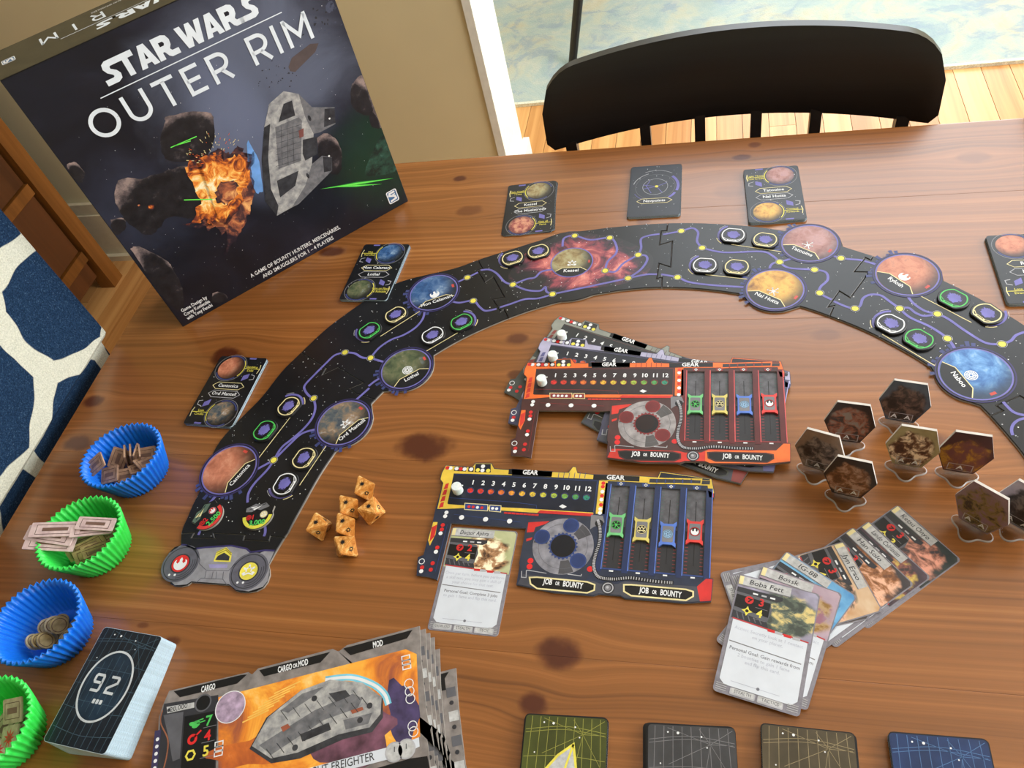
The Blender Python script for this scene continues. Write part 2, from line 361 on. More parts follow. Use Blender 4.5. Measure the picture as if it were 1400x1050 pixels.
# --- black dining chairs
BLK = NT('black_lacquer', 0.35); BLKM = BLK.color(BLK.ramp(BLK.noise(BLK.comb(BLK.sep(BLK.coord('Object'))[0], BLK.math('MULTIPLY', BLK.sep(BLK.coord('Object'))[2], 40.0)), 3, 3), [(0.3, (12, 13, 14)), (0.7, (19, 21, 23))]))
def black_chair():
    r = empty('dining_chair', (0.0225, 0.62, 0)); hw = 0.226; n = 44; rows = 5; th = 0.018
    def top(s): # s in -1..1
        z = 0.090 - 0.022 * s * s; e = (1 - abs(s)) * hw
        if e < 0.045: z -= 0.045 - math.sqrt(max(0, 0.045 ** 2 - (0.045 - e) ** 2))
        return z
    def bot(s):
        z = -0.013 - 0.017 * s * s; e = (1 - abs(s)) * hw
        if e < 0.012: z += 0.012 - math.sqrt(max(0, 0.012 ** 2 - (0.012 - e) ** 2))
        return z
    def yc(s, z): return 0.262 - 0.024 * s * s + 0.10 * (z - 0.03)
    v = []; f = []
    for side in (0, 1):
        for i in range(n + 1):
            s = -1 + 2 * i / n; s = math.copysign(abs(s) ** 0.85, s)
            for j in range(rows + 1):
                zz = bot(s) + (top(s) - bot(s)) * j / rows; inset = 0.003 if j in (0, rows) or i in (0, n) else 0.0
                v.append((s * (hw + 0.02 * (zz > 0.02) * 0), yc(s, zz) + (inset if side == 0 else th - inset), TZ + zz))
    m = (n + 1) * (rows + 1); q = rows + 1
    for i in range(n):
        for j in range(rows):
            a = i * q + j; f.append((a, a + q, a + q + 1, a + 1)); f.append((m + a, m + a + 1, m + a + q + 1, m + a + q))
    for i in range(n):
        for j in (0, rows):
            a = i * q + j; b = a + q; f.append((a, b, b + m, a + m) if j else (b, a, a + m, b + m))
    for j in range(rows):
        a = j; f.append((a, a + 1, a + 1 + m, a + m)); a = n * q + j; f.append((a + 1, a, a + m, a + 1 + m))
    bme = mesh('backrest', v, f, BLKM, None, True); bme.set_sharp_from_angle(angle=0.7); link('backrest', bme, r)
    for s, w2 in ((-0.87, .010), (-0.46, .009), (-0.165, .009), (0.13, .009), (0.43, .009), (0.845, .010)):
        x = s * hw; zt = bot(s) + 0.004; yt = yc(s, zt) + th / 2
        MB().tube((x, yt, TZ + zt), (x * 0.93, 0.205, 0.468), w2, w2, 4, True).build('slat' if abs(s) < .7 else 'back_post', BLKM, r)
    MB().rings([[(p[0], p[1], z) for p in rrect(-.215, -.20, .215, .225, .05)] for z in (0.44, 0.468)]).build('seat', BLKM, r)
    for sx in (-1, 1):
        MB().tube((sx * .18, -.16, .439), (sx * .195, -.18, 0), .02, .014, 8).build('leg', BLKM, r)
        MB().tube((sx * .18, .19, .439), (sx * .195, .235, 0), .02, .014, 8).build('leg', BLKM, r)
    return r
def dup(root, loc):
    c = root.copy(); COL.objects.link(c); c.location = loc
    for ch in root.children:
        d = ch.copy(); COL.objects.link(d); d.parent = c
        for g in ch.children:
            e = g.copy(); COL.objects.link(e); e.parent = d
    return c
ch1 = black_chair(); tag(ch1, 'black slat-back dining chair tucked in behind the card row', 'chair', 'black dining chairs')
ch2 = dup(ch1, (0.0225 + 0.542, 0.62, 0)); ch2['label'] = 'second black slat-back dining chair, next to the one behind the card row'
# --- black-legged stool on the rug
st = empty('stool', (-0.38, 2.74, 0.0104)); tag(st, 'black stool with splayed round legs standing on the pale rug', 'stool')
for fx, fy in ((-0.046, -0.413), (-0.402, 0.04), (0.40, -0.04), (0.05, 0.40)):
    MB().rings([[(q[0] + r * math.cos(PI * i / 6), q[1] + r * math.sin(PI * i / 6), z) for i in range(12)] for q, r, z in (((fx, fy), .013, 0), ((fx * .45 + .10, fy * .45 + .01), .020, .62))]).build('leg', BLKM, st)
MB().rings([[(0.1 + 0.27 * math.cos(2 * PI * i / 32), 0.01 + 0.27 * math.sin(2 * PI * i / 32), z) for i in range(32)] for z in (0.621, 0.66)]).build('seat', BLKM, st)
# --- panelled wooden cabinet
CW = wood('cabinet_wood', [(0.3, (84, 50, 18)), (0.5, (120, 74, 28)), (0.7, (146, 94, 42))], 'Z', 40, 0.4); CD = wood('cabinet_panel_wood', [(0.3, (66, 36, 14)), (0.7, (100, 58, 26))], 'X', 30, 0.45)
CS = M('cabinet_shadow_gap', (14, 8, 5), 0.8)
cb = empty('cabinet', (-1.86, 0.95, 0)); tag(cb, 'brown wooden cabinet with framed panels at the beige wall', 'cabinet')
fx = 0.23; MB().box(-.24, -.45, 0.05, fx - .03, .447, 1.1).build('body', CS, cb)
MB().box(fx - .045, .448, 0, fx, .495, 1.1).build('corner_post', CW, cb); MB().box(fx - .045, -.50, 0, fx, -.453, 1.1).build('corner_post', CW, cb)
MB().box(-.24, .448, 0, -.19, .495, 1.1).build('corner_post', CW, cb)
for z in (0.112, 0.335, 0.56, 0.80, 1.06): MB().box(fx - .028, -.452, z, fx - .006, .440, z + .03).build('rail', CW, cb)
for z0, z1 in ((0.146, 0.331), (0.369, 0.556), (0.594, 0.796), (0.834, 1.056)): MB().box(fx - .029, -.45, z0, fx - .012, .436, z1).build('drawer_front', CD, cb)
MB().box(fx - .029, -.45, 0.055, fx - .016, .436, 0.108).build('plinth', CD, cb)
MB().box(-.25, -.51, 1.1005, fx + .012, .505, 1.125).build('cabinet_top', CW, cb)
# --- upholstered chair, navy and off-white print
def upholstery():
    t = NT('printed_upholstery', 0.9, 0, 0.15); c = t.sep(t.coord('Object')); y, z = c[1], c[2]
    wv = t.noise(t.coord('Object'), 9, 2); wv2 = t.noise(t.comb(c[1], c[2], 5.0), 9, 2)
    y = t.math('ADD', y, t.math('MULTIPLY', t.math('SUBTRACT', wv, .5), 0.05)); z = t.math('ADD', z, t.math('MULTIPLY', t.math('SUBTRACT', wv2, .5), 0.05))
    cen = []
    for px in ((84, 405), (-14, 578), (116, 590), (-18, 255), (48, 712), (-140, 400), (-160, 600), (-30, 770), (206, 424)):
        p = onplane(px[0], px[1], (-0.662, 0, 0), Vector((1, 0, 0))); cen.append((p.y, p.z))
    cen += [(0.47 - .16 * a + .05 * (b % 2), TZ + .33 + .14 * b) for a in range(3) for b in range(1)]
    f1 = f2 = None
    for a, b in cen:
        d = t.math('SQRT', t.math('ADD', t.math('POWER', t.math('ABSOLUTE', t.math('SUBTRACT', y, a)), 2.0), t.math('POWER', t.math('ABSOLUTE', t.math('SUBTRACT', z, b)), 2.0)))
        if f1 is None: f1 = d; f2 = 9.0
        else: f2 = t.math('MINIMUM', f2, t.math('MAXIMUM', f1, d)); f1 = t.math('MINIMUM', f1, d)
    wv3 = t.noise(t.coord('Object'), 700, 2); band = t.mapr(t.math('SUBTRACT', f2, f1), 0.0215, 0.024)
    nav = t.ramp(wv3, [(0.35, (16, 38, 66)), (0.62, (34, 62, 94)), (0.75, (80, 105, 130))]); crm = t.ramp(wv3, [(0.3, (196, 200, 186)), (0.7, (226, 228, 214))])
    t.bump(wv3, 0.6, 0.002); return t.color(t.mix(band, crm, nav))
UP = upholstery()
uc = empty('upholstered_chair', (-0.80, 0.28, 0)); tag(uc, 'upholstered chair with navy and off-white blob print at the table end', 'chair')
bx = 0.80
prof = [(-0.659, 1.13), (-0.659, 0.764), (-0.664, 0.758), (-0.676, 0.750), (-0.682, 0.70), (-0.687, 0.50), (-0.76, 0.50), (-0.762, 1.13), (-0.755, 1.15), (-0.667, 1.15)]
rings = []
for y, ins in ((-0.215, .006), (-0.21, 0), (0.2355, 0), (0.2405, .006)):
    cx = -0.715; rings.append([(p[0] + bx + (ins if p[0] < cx else -ins), y, p[1] - (ins if p[1] > 1 else 0)) for p in prof])
# texture reads object space: keep the mesh in world coordinates of the chair back
b = MB(); b.rings([[(p[0] - bx, p[1] + 0.28, p[2]) for p in r] for r in rings]); b.build('backrest', UP, uc, False, (bx, -0.28, 0))
MB().rings([[(p[0], p[1], z) for p in rrect(.14 + .0, -.21, .52, .235, .03)] for z in (0.40, 0.49)]).build('seat', UP, uc)
for sx, sy in ((.05, -.18), (.05, .205), (.48, -.18), (.48, .205)): MB().tube((sx, sy, 0), (sx, sy, 0.499 if sx < .1 else .399), .018, .022, 4, True).build('leg', BLKM, uc)
# ================================================================== PRINT INKS
INK = M('ink_black', (16, 17, 20), 0.38); WHT = M('ink_white', (226, 229, 233), 0.5, var=.03); GRY = M('ink_grey', (120, 120, 126), 0.45); LGR = M('ink_light_grey', (176, 177, 184), 0.45)
YEL = M('ink_yellow', (226, 214, 84), 0.45); RED = M('ink_red', (206, 40, 40), 0.45); GRN = M('ink_green', (76, 190, 90), 0.45); PUR = M('ink_purple', (108, 104, 176), 0.45); BLU = M('ink_blue', (70, 110, 190), 0.45)
CREAM = M('ink_cream', (226, 214, 160), 0.45); DPUR = M('ink_dark_purple', (52, 46, 98), 0.45); DBLU = M('ink_dim_blue', (58, 66, 118), 0.45); ORG = M('ink_orange', (226, 100, 36), 0.45)
SPACE = M('ink_space_black', (20, 21, 26), 0.34, var=.3, scale=25); BOARD = M('punchboard_edge', (150, 146, 138), 0.8); CARDE = M('card_edge', (176, 198, 212), 0.7, var=.06, scale=900)
MGR = M('ink_mid_grey', (92, 93, 100), 0.45); DGR = M('ink_dark_grey', (48, 49, 55), 0.45); MSH = M('ink_pale_text', (168, 172, 184), 0.5)
def planetmat(name, cols, dark=(14, 14, 18), lx=-0.3, ly=0.25, sc=2.2, ed=0.55):
    if name in MATS: return MATS[name]
    t = NT(name, 0.42); uv = t.coord('UV'); c = t.sep(uv); f = t.noise(uv, sc, 7, 0.62, 0.6, hash(name) % 7 if False else len(name) * 1.3)
    col = t.ramp(f, [(0.28 + 0.44 * i / (len(cols) - 1), q) for i, q in enumerate(cols)])
    d = t.math('SQRT', t.math('ADD', t.math('POWER', t.math('ABSOLUTE', t.math('SUBTRACT', c[0], lx)), 2.0), t.math('POWER', t.math('ABSOLUTE', t.math('SUBTRACT', c[1], ly)), 2.0)))
    MATS[name] = t.color(t.mix(t.mapr(d, ed, 1.28, 0.0, 0.93), col, L3(dark))); return MATS[name]
PLM = {
 'rust': planetmat('art_planet_rust', [(150, 84, 62), (196, 124, 96), (224, 168, 138)], (30, 18, 14), -.45, .15, 2.2, .45),
 'cloud': planetmat('art_planet_cloud', [(26, 44, 70), (84, 92, 96), (148, 124, 98), (200, 210, 220)]),
 'ocean': planetmat('art_planet_ocean', [(20, 44, 84), (44, 84, 136), (90, 120, 160), (180, 200, 216)]),
 'moss': planetmat('art_planet_moss', [(34, 50, 40), (76, 88, 60), (110, 112, 82), (150, 170, 176)]),
 'sand': planetmat('art_planet_sand', [(92, 74, 46), (142, 122, 78), (168, 160, 120), (120, 130, 110)]),
 'mauve': planetmat('art_planet_mauve', [(120, 74, 66), (158, 110, 104), (176, 136, 134), (150, 110, 120)], (60, 48, 56), 0, .2),
 'gold': planetmat('art_planet_gold', [(110, 60, 20), (190, 140, 60), (222, 178, 84), (206, 120, 50)], (30, 26, 20), -.1, .3),
 'red': planetmat('art_planet_red', [(120, 64, 46), (176, 106, 80), (196, 130, 100), (140, 90, 80)], (40, 32, 34), -.1, .3),
 'sea': planetmat('art_planet_sea', [(30, 70, 120), (50, 104, 170), (96, 150, 206), (170, 200, 226)], (24, 44, 66), 0, .35),
 'maw': planetmat('art_planet_maw', [(70, 30, 40), (150, 70, 70), (210, 150, 120), (110, 50, 66)], (20, 14, 22), 0, 0)}
def emblem(p, kind, c, r, mat, lay, rot=0.0, back=None):
    def R(x, y): return (c[0] + r * (x * math.cos(rot) - y * math.sin(rot)), c[1] + r * (x * math.sin(rot) + y * math.cos(rot)))
    if kind == 'wing':          # upswept rounded mark
        a = [R(math.cos(t), math.sin(t)) for t in [PI * (0.86 + 1.28 * i / 18) for i in range(19)]]
        p.poly(a + [R(.62, .62), R(.72, .25), R(.45, .0), R(.22, .28), R(.26, .62), R(.02, .95), R(-.22, .62), R(-.2, .28), R(-.45, 0), R(-.72, .25), R(-.62, .62)], mat, lay)
    elif kind == 'gear':        # ring with six-spoke cog
        p.ring(c, r * .84, r, mat, lay, n=30)
        p.ring(c, r * .2, r * .42, mat, lay, n=18)
        for i in range(6):
            a = rot + i * PI / 3; p.line([(c[0] + r * .4 * math.cos(a), c[1] + r * .4 * math.sin(a)), (c[0] + r * .88 * math.cos(a), c[1] + r * .88 * math.sin(a))], r * .17, mat, lay)
            p.ring(c, r * .55, r * .72, mat, lay, a + .22, a + .83, 36)
    elif kind == 'splat':       # spray of arms with dots
        for i in range(6):
            a = rot + .2 + i * PI / 3; e = r * (1.0 if i % 2 else .8)
            p.line([c, (c[0] + e * math.cos(a), c[1] + e * math.sin(a))], r * .16, mat, lay); p.disc((c[0] + e * math.cos(a), c[1] + e * math.sin(a)), r * .17, mat, lay, 8)
        p.disc(c, r * .3, mat, lay + .1, 12)
    else:                       # petals round an omega-like loop
        p.ring(R(0, .15), r * .3, r * .48, mat, lay, -.7 + rot, PI + .7 + rot, 24)
        for i in range(5):
            a = rot + PI * (-.12 + 1.24 * i / 4); p.disc((c[0] + .75 * r * math.cos(a), c[1] + .75 * r * math.sin(a)), r * .27, mat, lay, 10, r * .15, a)
        p.line([R(-.75, -.55), R(0, -.3), R(.75, -.55)], r * .2, mat, lay)
# ================================================================== GAME BOX
BW, BH, BD = 0.2985, 0.303, 0.072
pBL = Vector(T2(250, 447)); bdir = (Vector(T2(557.7, 275)) - pBL).normalized(); bang = math.atan2(bdir.y, bdir.x); bn = Vector((bdir.y, -bdir.x, 0))
def BX(px, py):
    p = onplane(px, py, (pBL.x, pBL.y, TZ), bn); return ((p.x - pBL.x) * bdir.x + (p.y - pBL.y) * bdir.y, p.z - TZ)
def BXL(l): return [BX(*q) for q in l]
gc = pBL + bdir * BW / 2 - Vector((bn.x, bn.y)) * BD / 2
box = empty('game_box', (gc.x, gc.y, TZ), bang); tag(box, 'large dark board game box with space battle cover, standing upright on its edge', 'game box')
bside = M('box_wrap_side', (66, 62, 48), 0.4); bblk = M('box_wrap_black', (18, 20, 24), 0.35)
# lid with slightly rounded vertical edges, tray showing behind it
lid = MB().rings([[(p[0], p[1], z) for p in rrect(-BW / 2, -BD / 2, BW / 2, BD / 2 - .006, .0015, 3)] for z in (0.0, 0.0012, BH - .0012, BH)]).build('lid', bblk, box)
MB().box(-BW / 2 + .002, BD / 2 - .0058, 0.002, BW / 2 - .002, BD / 2, BH - .002).build('tray', bblk, box)
# cover art: deep-space background
t = NT('art_cover_space', 0.33); uv = t.coord('UV'); c = t.sep(uv)
def gl(t, c, x, y, rx, ry): return t.math('ADD', t.math('POWER', t.math('ABSOLUTE', t.math('DIVIDE', t.math('SUBTRACT', c[0], x), rx)), 2.0), t.math('POWER', t.math('ABSOLUTE', t.math('DIVIDE', t.math('SUBTRACT', c[1], y), ry)), 2.0))
n1 = t.noise(uv, 3.0, 7, 0.6, 0.8); n2 = t.noise(uv, 11.0, 5, 0.6, 0.4)
base = t.ramp(n1, [(0.3, (14, 17, 24)), (0.55, (24, 28, 40)), (0.75, (40, 42, 58))])
g1 = t.math('MULTIPLY', t.mapr(t.math('ADD', gl(t, c, .66, .72, .42, .40), t.math('MULTIPLY', t.math('SUBTRACT', n1, .5), 1.6)), 1.0, 0.0), 0.85)
g2 = t.math('MULTIPLY', t.mapr(gl(t, c, .52, .56, .16, .34), 1.0, 0.0), 0.55)
g4 = t.math('MULTIPLY', t.mapr(t.math('ADD', gl(t, c, .12, .5, .22, .22), n2), 1.5, 0.4), 0.4)
g3 = t.math('MULTIPLY', t.mapr(t.math('ADD', gl(t, c, .96, .24, .26, .26), t.math('MULTIPLY', n2, .6)), 1.3, 0.2), 0.55)
col = t.mix(g1, base, L3((98, 106, 128))); col = t.mix(g2, col, L3((110, 120, 150))); col = t.mix(g4, col, L3((64, 70, 92))); col = t.mix(g3, col, L3((20, 66, 44)))
COVER = t.color(col)
t = NT('art_rock', 0.4); uv = t.coord('UV'); c = t.sep(uv); f = t.noise(t.coord('Object'), 70, 6, 0.65); f2 = t.math('ADD', f, t.mapr(gl(t, c, -.1, -.35, 1.05, 1.05), 0.7, 1.35, 0.0, 0.34))
ROCK = t.color(t.ramp(f2, [(0.38, (18, 18, 22)), (0.6, (36, 35, 40)), (0.78, (96, 86, 88)), (0.92, (150, 132, 128))]))
t = NT('art_rock_green', 0.4); f = t.noise(t.coord('Object'), 80, 6, 0.65); ROCKG = t.color(t.ramp(f, [(0.4, (18, 34, 30)), (0.6, (40, 78, 64)), (0.75, (110, 140, 140))]))
def firemat(name, stops, sc=55, dist=1.2):
    t = NT(name, 0.4); f = t.noise(t.coord('Object'), sc, 6, 0.6, dist); return t.color(t.ramp(f, stops))
def glowfire(name, stops, sc, k):
    t = NT(name, 0.4); c = t.sep(t.coord('UV')); f = t.noise(t.coord('Object'), sc, 7, 0.62, 1.3); r2 = gl(t, c, 0, 0, 1, 1)
    return t.color(t.ramp(t.math('ADD', t.math('SUBTRACT', f, t.math('MULTIPLY', r2, k)), k * .32), stops))
FIRE = glowfire('art_fire', [(0.30, (52, 34, 42)), (0.39, (140, 66, 40)), (0.48, (232, 130, 48)), (0.57, (255, 200, 104)), (0.66, (255, 244, 206))], 70, .22)
SMOKE = glowfire('art_fire_smoke', [(0.32, (36, 30, 42)), (0.45, (84, 54, 54)), (0.56, (180, 104, 70)), (0.68, (244, 184, 116))], 60, .20)
HULL = firemat('art_hull', [(0.3, (116, 118, 124)), (0.5, (158, 159, 160)), (0.7, (190, 190, 188))], 130, 0.2); HULLD = firemat('art_hull_dark', [(0.3, (30, 32, 38)), (0.7, (66, 68, 74))], 110, 0.2)
HULLM = firemat('art_hull_mid', [(0.3, (84, 86, 92)), (0.7, (126, 127, 132))], 130, 0.2)
LASER = M('art_green_bolt', (110, 236, 90), 0.4, var=.05); LASERD = M('art_green_glow', (40, 130, 56), 0.4); BLGLOW = M('art_blue_glow', (110, 160, 226), 0.4); SMGREY = M('art_dust', (70, 76, 96), 0.4)
p = Pr(); p.poly([(0.0006, .0006), (BW - .0006, .0006), (BW - .0006, BH - .0006), (.0006, BH - .0006)], COVER, 1, (0, 0, BW, BH))
z3 = ZM(0, 200, 4.375); z1 = ZM(0, 0, 4.375); z2 = ZM(280, 0, 4.375); z4 = ZM(280, 200, 4.375)
def bclamp(a): return (min(BW - .0008, max(.0008, a[0])), min(BH - .0008, max(.0008, a[1])))
def bpoly(l, z, mat, lay, rock=True):
    q = [bclamp(BX(*z(*a))) for a in l]; xs = [a[0] for a in q]; ys = [a[1] for a in q]; cx, cy = (min(xs) + max(xs)) / 2, (min(ys) + max(ys)) / 2; hx, hy = (max(xs) - min(xs)) / 2, (max(ys) - min(ys)) / 2
    p.poly(q, mat, lay, (cx, cy, cx + hx, cy + hy))
def jig(l, z, mat, lay, k=0.0016, seed=1):
    q = catmull([BX(*z(*a)) for a in l + l[:1]], 5)[:-1]; rr = random.Random(seed); q = [bclamp((a[0] + rr.uniform(-k, k), a[1] + rr.uniform(-k, k))) for a in q]
    xs = [a[0] for a in q]; ys = [a[1] for a in q]; cx, cy = (min(xs) + max(xs)) / 2, (min(ys) + max(ys)) / 2; p.poly(q, mat, lay, (cx, cy, max(xs), max(ys)))
jig([(690, 250), (720, 195), (850, 190), (980, 150), (1110, 120), (1230, 150), (1290, 230), (1290, 340), (1240, 390), (1150, 430), (1020, 420), (960, 480), (890, 530), (790, 480), (720, 400), (690, 320)], z3, ROCK, 4, .0008, 2)
jig([(780, 612), (830, 600), (990, 680), (1030, 730), (1090, 850), (1090, 985), (1000, 930), (890, 780)], z3, ROCK, 4, .0006, 3)
jig([(990, 720), (1010, 690), (1240, 670), (1280, 760), (1270, 870), (1200, 950), (1010, 960), (960, 860)], z1, ROCK, 3, .0008, 4)
jig([(400, 110), (450, 95), (500, 150), (490, 220), (440, 190)], z3, ROCK, 3, .0006, 5); jig([(660, 440), (740, 430), (750, 490), (700, 530), (670, 500)], z3, ROCK, 3, .0006, 6)
jig([(880, 500), (940, 445), (975, 490), (1015, 610), (985, 690), (900, 660), (870, 580)], z2, ROCK, 3, .0006, 7); jig([(985, 700), (1020, 640), (1050, 700), (1060, 760), (1000, 760)], z2, ROCK, 3, .0006, 8)
jig([(670, 830), (720, 795), (790, 840), (820, 930), (800, 1040), (700, 1000)], z2, ROCK, 3, .0006, 9)
jig([(1060, 800), (1090, 850), (1150, 1010), (1030, 1048), (960, 1040), (990, 930)], z2, ROCKG, 3, .0004, 10); jig([(1270, 880), (1310, 870), (1360, 900), (1330, 930), (1270, 930)], z3, ROCK, 3, .0004, 11)
jig([(720, 30), (760, 5), (780, 40), (750, 75), (725, 60)], z2, SMGREY, 3, .0008, 12)
rr = random.Random(7)
for i in range(46): a = bclamp(BX(*z2(rr.gauss(680, 70), rr.gauss(110, 60)))); a = (min(a[0], BW - .003), a[1]); p.blob(a, rr.uniform(.0004, .0016), rr.uniform(.0004, .0014), SMGREY if i % 3 else DGR, 3, i, .3, 7)
for i in range(26): a = BX(*z2(rr.gauss(440, 60), rr.gauss(450, 45))); p.blob(a, rr.uniform(.0003, .0009), rr.uniform(.0003, .0009), DGR, 3, i, .3, 6)
for i in range(170):
    a = (rr.uniform(.004, BW - .004), rr.uniform(.004, BH - .05)); p.disc(a, rr.choice((.0002, .0003, .0004)), LGR if i % 4 else WHT, 2, 5)
# explosion
jig([(1130, 160), (1250, 90), (1330, 70), (1390, 130), (1395, 260), (1380, 420), (1330, 520), (1290, 480), (1170, 480), (1290, 400), (1300, 330), (1290, 230)], z3, SMOKE, 5, .0022, 21)
jig([(0, 60), (60, 20), (150, 40), (200, 0), (260, 60), (300, 30), (285, 160), (290, 290), (260, 400), (210, 520), (150, 610), (120, 640), (130, 500), (60, 470), (0, 480)], z4, SMOKE, 5, .0022, 22)
jig([(0, 70), (70, 30), (120, 80), (190, 50), (260, 90), (270, 190), (230, 260), (240, 330), (170, 400), (100, 440), (40, 470), (0, 440), (-60, 460), (-120, 470), (-60, 420), (-30, 330), (-60, 240), (-110, 110), (-60, 60)], z4, FIRE, 6, .003, 23)
jig([(95, 220), (170, 210), (200, 250), (160, 330), (110, 350), (60, 300)], z4, SMOKE, 7, .002, 24)
for i in range(60):
    a = rr.uniform(.3, 2.9); d = rr.uniform(.012, .03); c0 = BX(*z4(70, 90)); q = (c0[0] + d * math.cos(a), c0[1] + d * math.sin(a)); e = rr.uniform(.0006, .003)
    p.line([q, (q[0] + e * math.cos(a), q[1] + e * math.sin(a))], rr.uniform(.0003, .0008), CREAM if i % 3 else ORG, 7)
p.blob(BX(*z3(905, 362)), .0032, .0028, FIRE, 7, 3, .3, 14); p.blob(BX(*z3(830, 352)), .0015, .0012, SMOKE, 7, 5, .3, 10)
p.blob(BX(*z4(300, 150)), .006, .028, BLGLOW, 5, 4, .25, 20, -.25)
# generic grey freighter: blunt lozenge hull, spine, two engine pods
def sp(l, mat, lay): p.poly([BX(*z2(*q)) for q in l], mat, lay)
sp([(355, 760), (385, 620), (470, 545), (560, 560), (640, 640), (650, 800), (640, 980), (600, 1110), (520, 1240), (430, 1290), (360, 1200), (340, 960)], HULL, 8)
sp([(355, 760), (340, 960), (360, 1200), (430, 1290), (440, 1230), (395, 1130), (378, 940), (390, 740)], HULLD, 9)
sp([(560, 560), (640, 640), (775, 640), (780, 740), (690, 790), (650, 800), (600, 700)], HULLM, 9); sp([(715, 650), (775, 645), (780, 735), (712, 760)], HULLD, 10)
sp([(640, 980), (700, 930), (760, 940), (760, 1020), (560, 1220), (520, 1240), (600, 1110)], HULLM, 9); sp([(705, 935), (760, 942), (758, 1020), (712, 1030)], HULLD, 10)
sp([(585, 835), (670, 815), (672, 920), (600, 960), (585, 920)], HULLD, 10)
for a in ((745, 708), (742, 932)): p.disc(BX(*z2(*a)), .0011, WHT, 12, 10)
sp([(420, 760), (560, 700), (580, 720), (575, 960), (440, 1010)], HULLM, 10); sp([(470, 620), (520, 600), (540, 690), (440, 730)], HULLD, 10); sp([(430, 1080), (560, 1020), (540, 1110), (450, 1180)], HULLD, 10)
for y in range(790, 1000, 34): p.line([BX(*z2(425, y)), BX(*z2(572, y - 46))], .0004, HULLD, 11)
for x in (455, 490, 525): p.line([BX(*z2(x, 755)), BX(*z2(x + 8, 985))], .0004, HULLD, 11)
p.disc(BX(*z2(625, 706)), .0016, HULLD, 11, 14, .0034); p.disc(BX(*z2(615, 1050)), .0014, HULLD, 11, 14, .0034); sp([(560, 780), (590, 765), (590, 815), (565, 825)], M('art_hull_red', (130, 80, 76), .4), 11)
# bolts, small craft
for a, b, wd in (((690, 255), (1130, 190), .0022), ((740, 245), (1060, 225), .0018)):
    q0, q1 = BX(*z4(*a)), BX(*z4(*b)); m = ((q0[0] + q1[0]) / 2, (q0[1] + q1[1]) / 2); d = Vector((q1[0] - q0[0], q1[1] - q0[1])).normalized(); nn = Vector((-d.y, d.x))
    for k, mt, ly in ((2.2, LASERD, 6), (1.0, LASER, 7)): p.poly([q0, (m[0] + nn.x * wd / 2 * k, m[1] + nn.y * wd / 2 * k), q1, (m[0] - nn.x * wd / 2 * k, m[1] - nn.y * wd / 2 * k)], mt, ly)
for a, b in (((1020, 882), (1175, 815)), ((1040, 872), (1140, 842))): p.line([BX(*z1(*a)), BX(*z1(*b))], .0009, LASER, 6)
p.line([BX(*z3(1100, 320)), BX(*z3(1270, 316))], .0012, LASER, 8)
sp([(500, 400), (520, 345), (630, 262), (680, 258), (660, 310), (600, 370), (540, 430), (510, 425)], M('art_far_craft', (84, 74, 74), .4), 5)
# lettering
def stroke(p, pts, wd, mat, lay, org, sc, sx=1.0, closed=False, shear=0.0): p.line([(org[0] + (x * sx + shear * y) * sc, org[1] + y * sc) for x, y in pts], wd * sc, mat, lay, closed)
def arcp(cx, cy, rx, ry, a0, a1, n=14): return [(cx + rx * math.cos(math.radians(a0 + (a1 - a0) * i / n)), cy + ry * math.sin(math.radians(a0 + (a1 - a0) * i / n))) for i in range(n + 1)]
OUT = {'O': ([arcp(.5, .5, .43, .43, 0, 360, 30)], 1.0), 'U': ([[(.08, 1), (.08, .36)] + arcp(.42, .38, .34, .32, 190, 350) + [(.76, .36), (.76, 1)]], .84), 'T': ([[(0, .93), (.76, .93)], [(.38, .9), (.38, 0)]], .76),
       'E': ([[(.62, .93), (.07, .93), (.07, .07), (.64, .07)], [(.07, .51), (.56, .51)]], .66), 'R': ([[(.07, 0), (.07, .93), (.36, .93)] + arcp(.38, .67, .28, .26, 80, -80) + [(.07, .40)], [(.38, .40), (.66, 0)]], .70),
       'I': ([[(.07, 0), (.07, 1)]], .14), 'M': ([[(.07, 0), (.07, .98)], [(.075, .93), (.48, .30), (.885, .93)], [(.89, .98), (.89, 0)]], .96), ' ': ([], .26)}
def outer(p, text, org, h, mat, lay, total, flip=False):
    wd = sum(OUT[ch][1] for ch in text); gap = (total / h - wd) / (len(text) - 1); x = 0
    for ch in text:
        for s in OUT[ch][0]:
            q = [((x + a) * h, b * h) for a, b in s]
            q = [(org[0] - a, org[1] - b) if flip else (org[0] + a, org[1] + b) for a, b in q]; p.line(q, .135 * h, mat, lay)
        x += OUT[ch][1] + gap
SWL = {'S': [[(0, 0), (.62, 0), (.86, .1), (.92, .3), (.8, .48), (.56, .62), (.56, .70), (.62, .74), (1.0, .74), (1.0, 1), (.45, 1), (.24, .9), (.18, .7), (.3, .5), (.52, .36), (.54, .29), (.48, .25), (0, .25)]],
       'T': [[(0, .74), (.95, .74), (.95, 1), (0, 1)], [(.3, 0), (.62, 0), (.62, .76), (.3, .76)]], 'A': [[(0, 0), (.33, 0), (.38, .17), (.66, .17), (.71, 0), (1.04, 0), (.7, 1), (.34, 1)]],
       'R': [[(0, 0), (.32, 0), (.32, .3), (.42, .3), (.56, .08), (.7, 0), (1.2, 0), (1.2, .25), (.84, .25), (.76, .34), (.9, .5), (.94, .72), (.84, .92), (.62, 1), (0, 1)]],
       'W': [[(0, 1), (.32, 1), (.46, .45), (.6, 1), (.86, 1), (1.0, .45), (1.14, 1), (1.46, 1), (1.18, 0), (.86, 0), (.73, .42), (.6, 0), (.28, 0)]]}
SWH = {'A': [[(.44, .36), (.6, .36), (.52, .66)]], 'R': [[(.32, .56), (.55, .56), (.61, .65), (.55, .74), (.32, .74)]]}
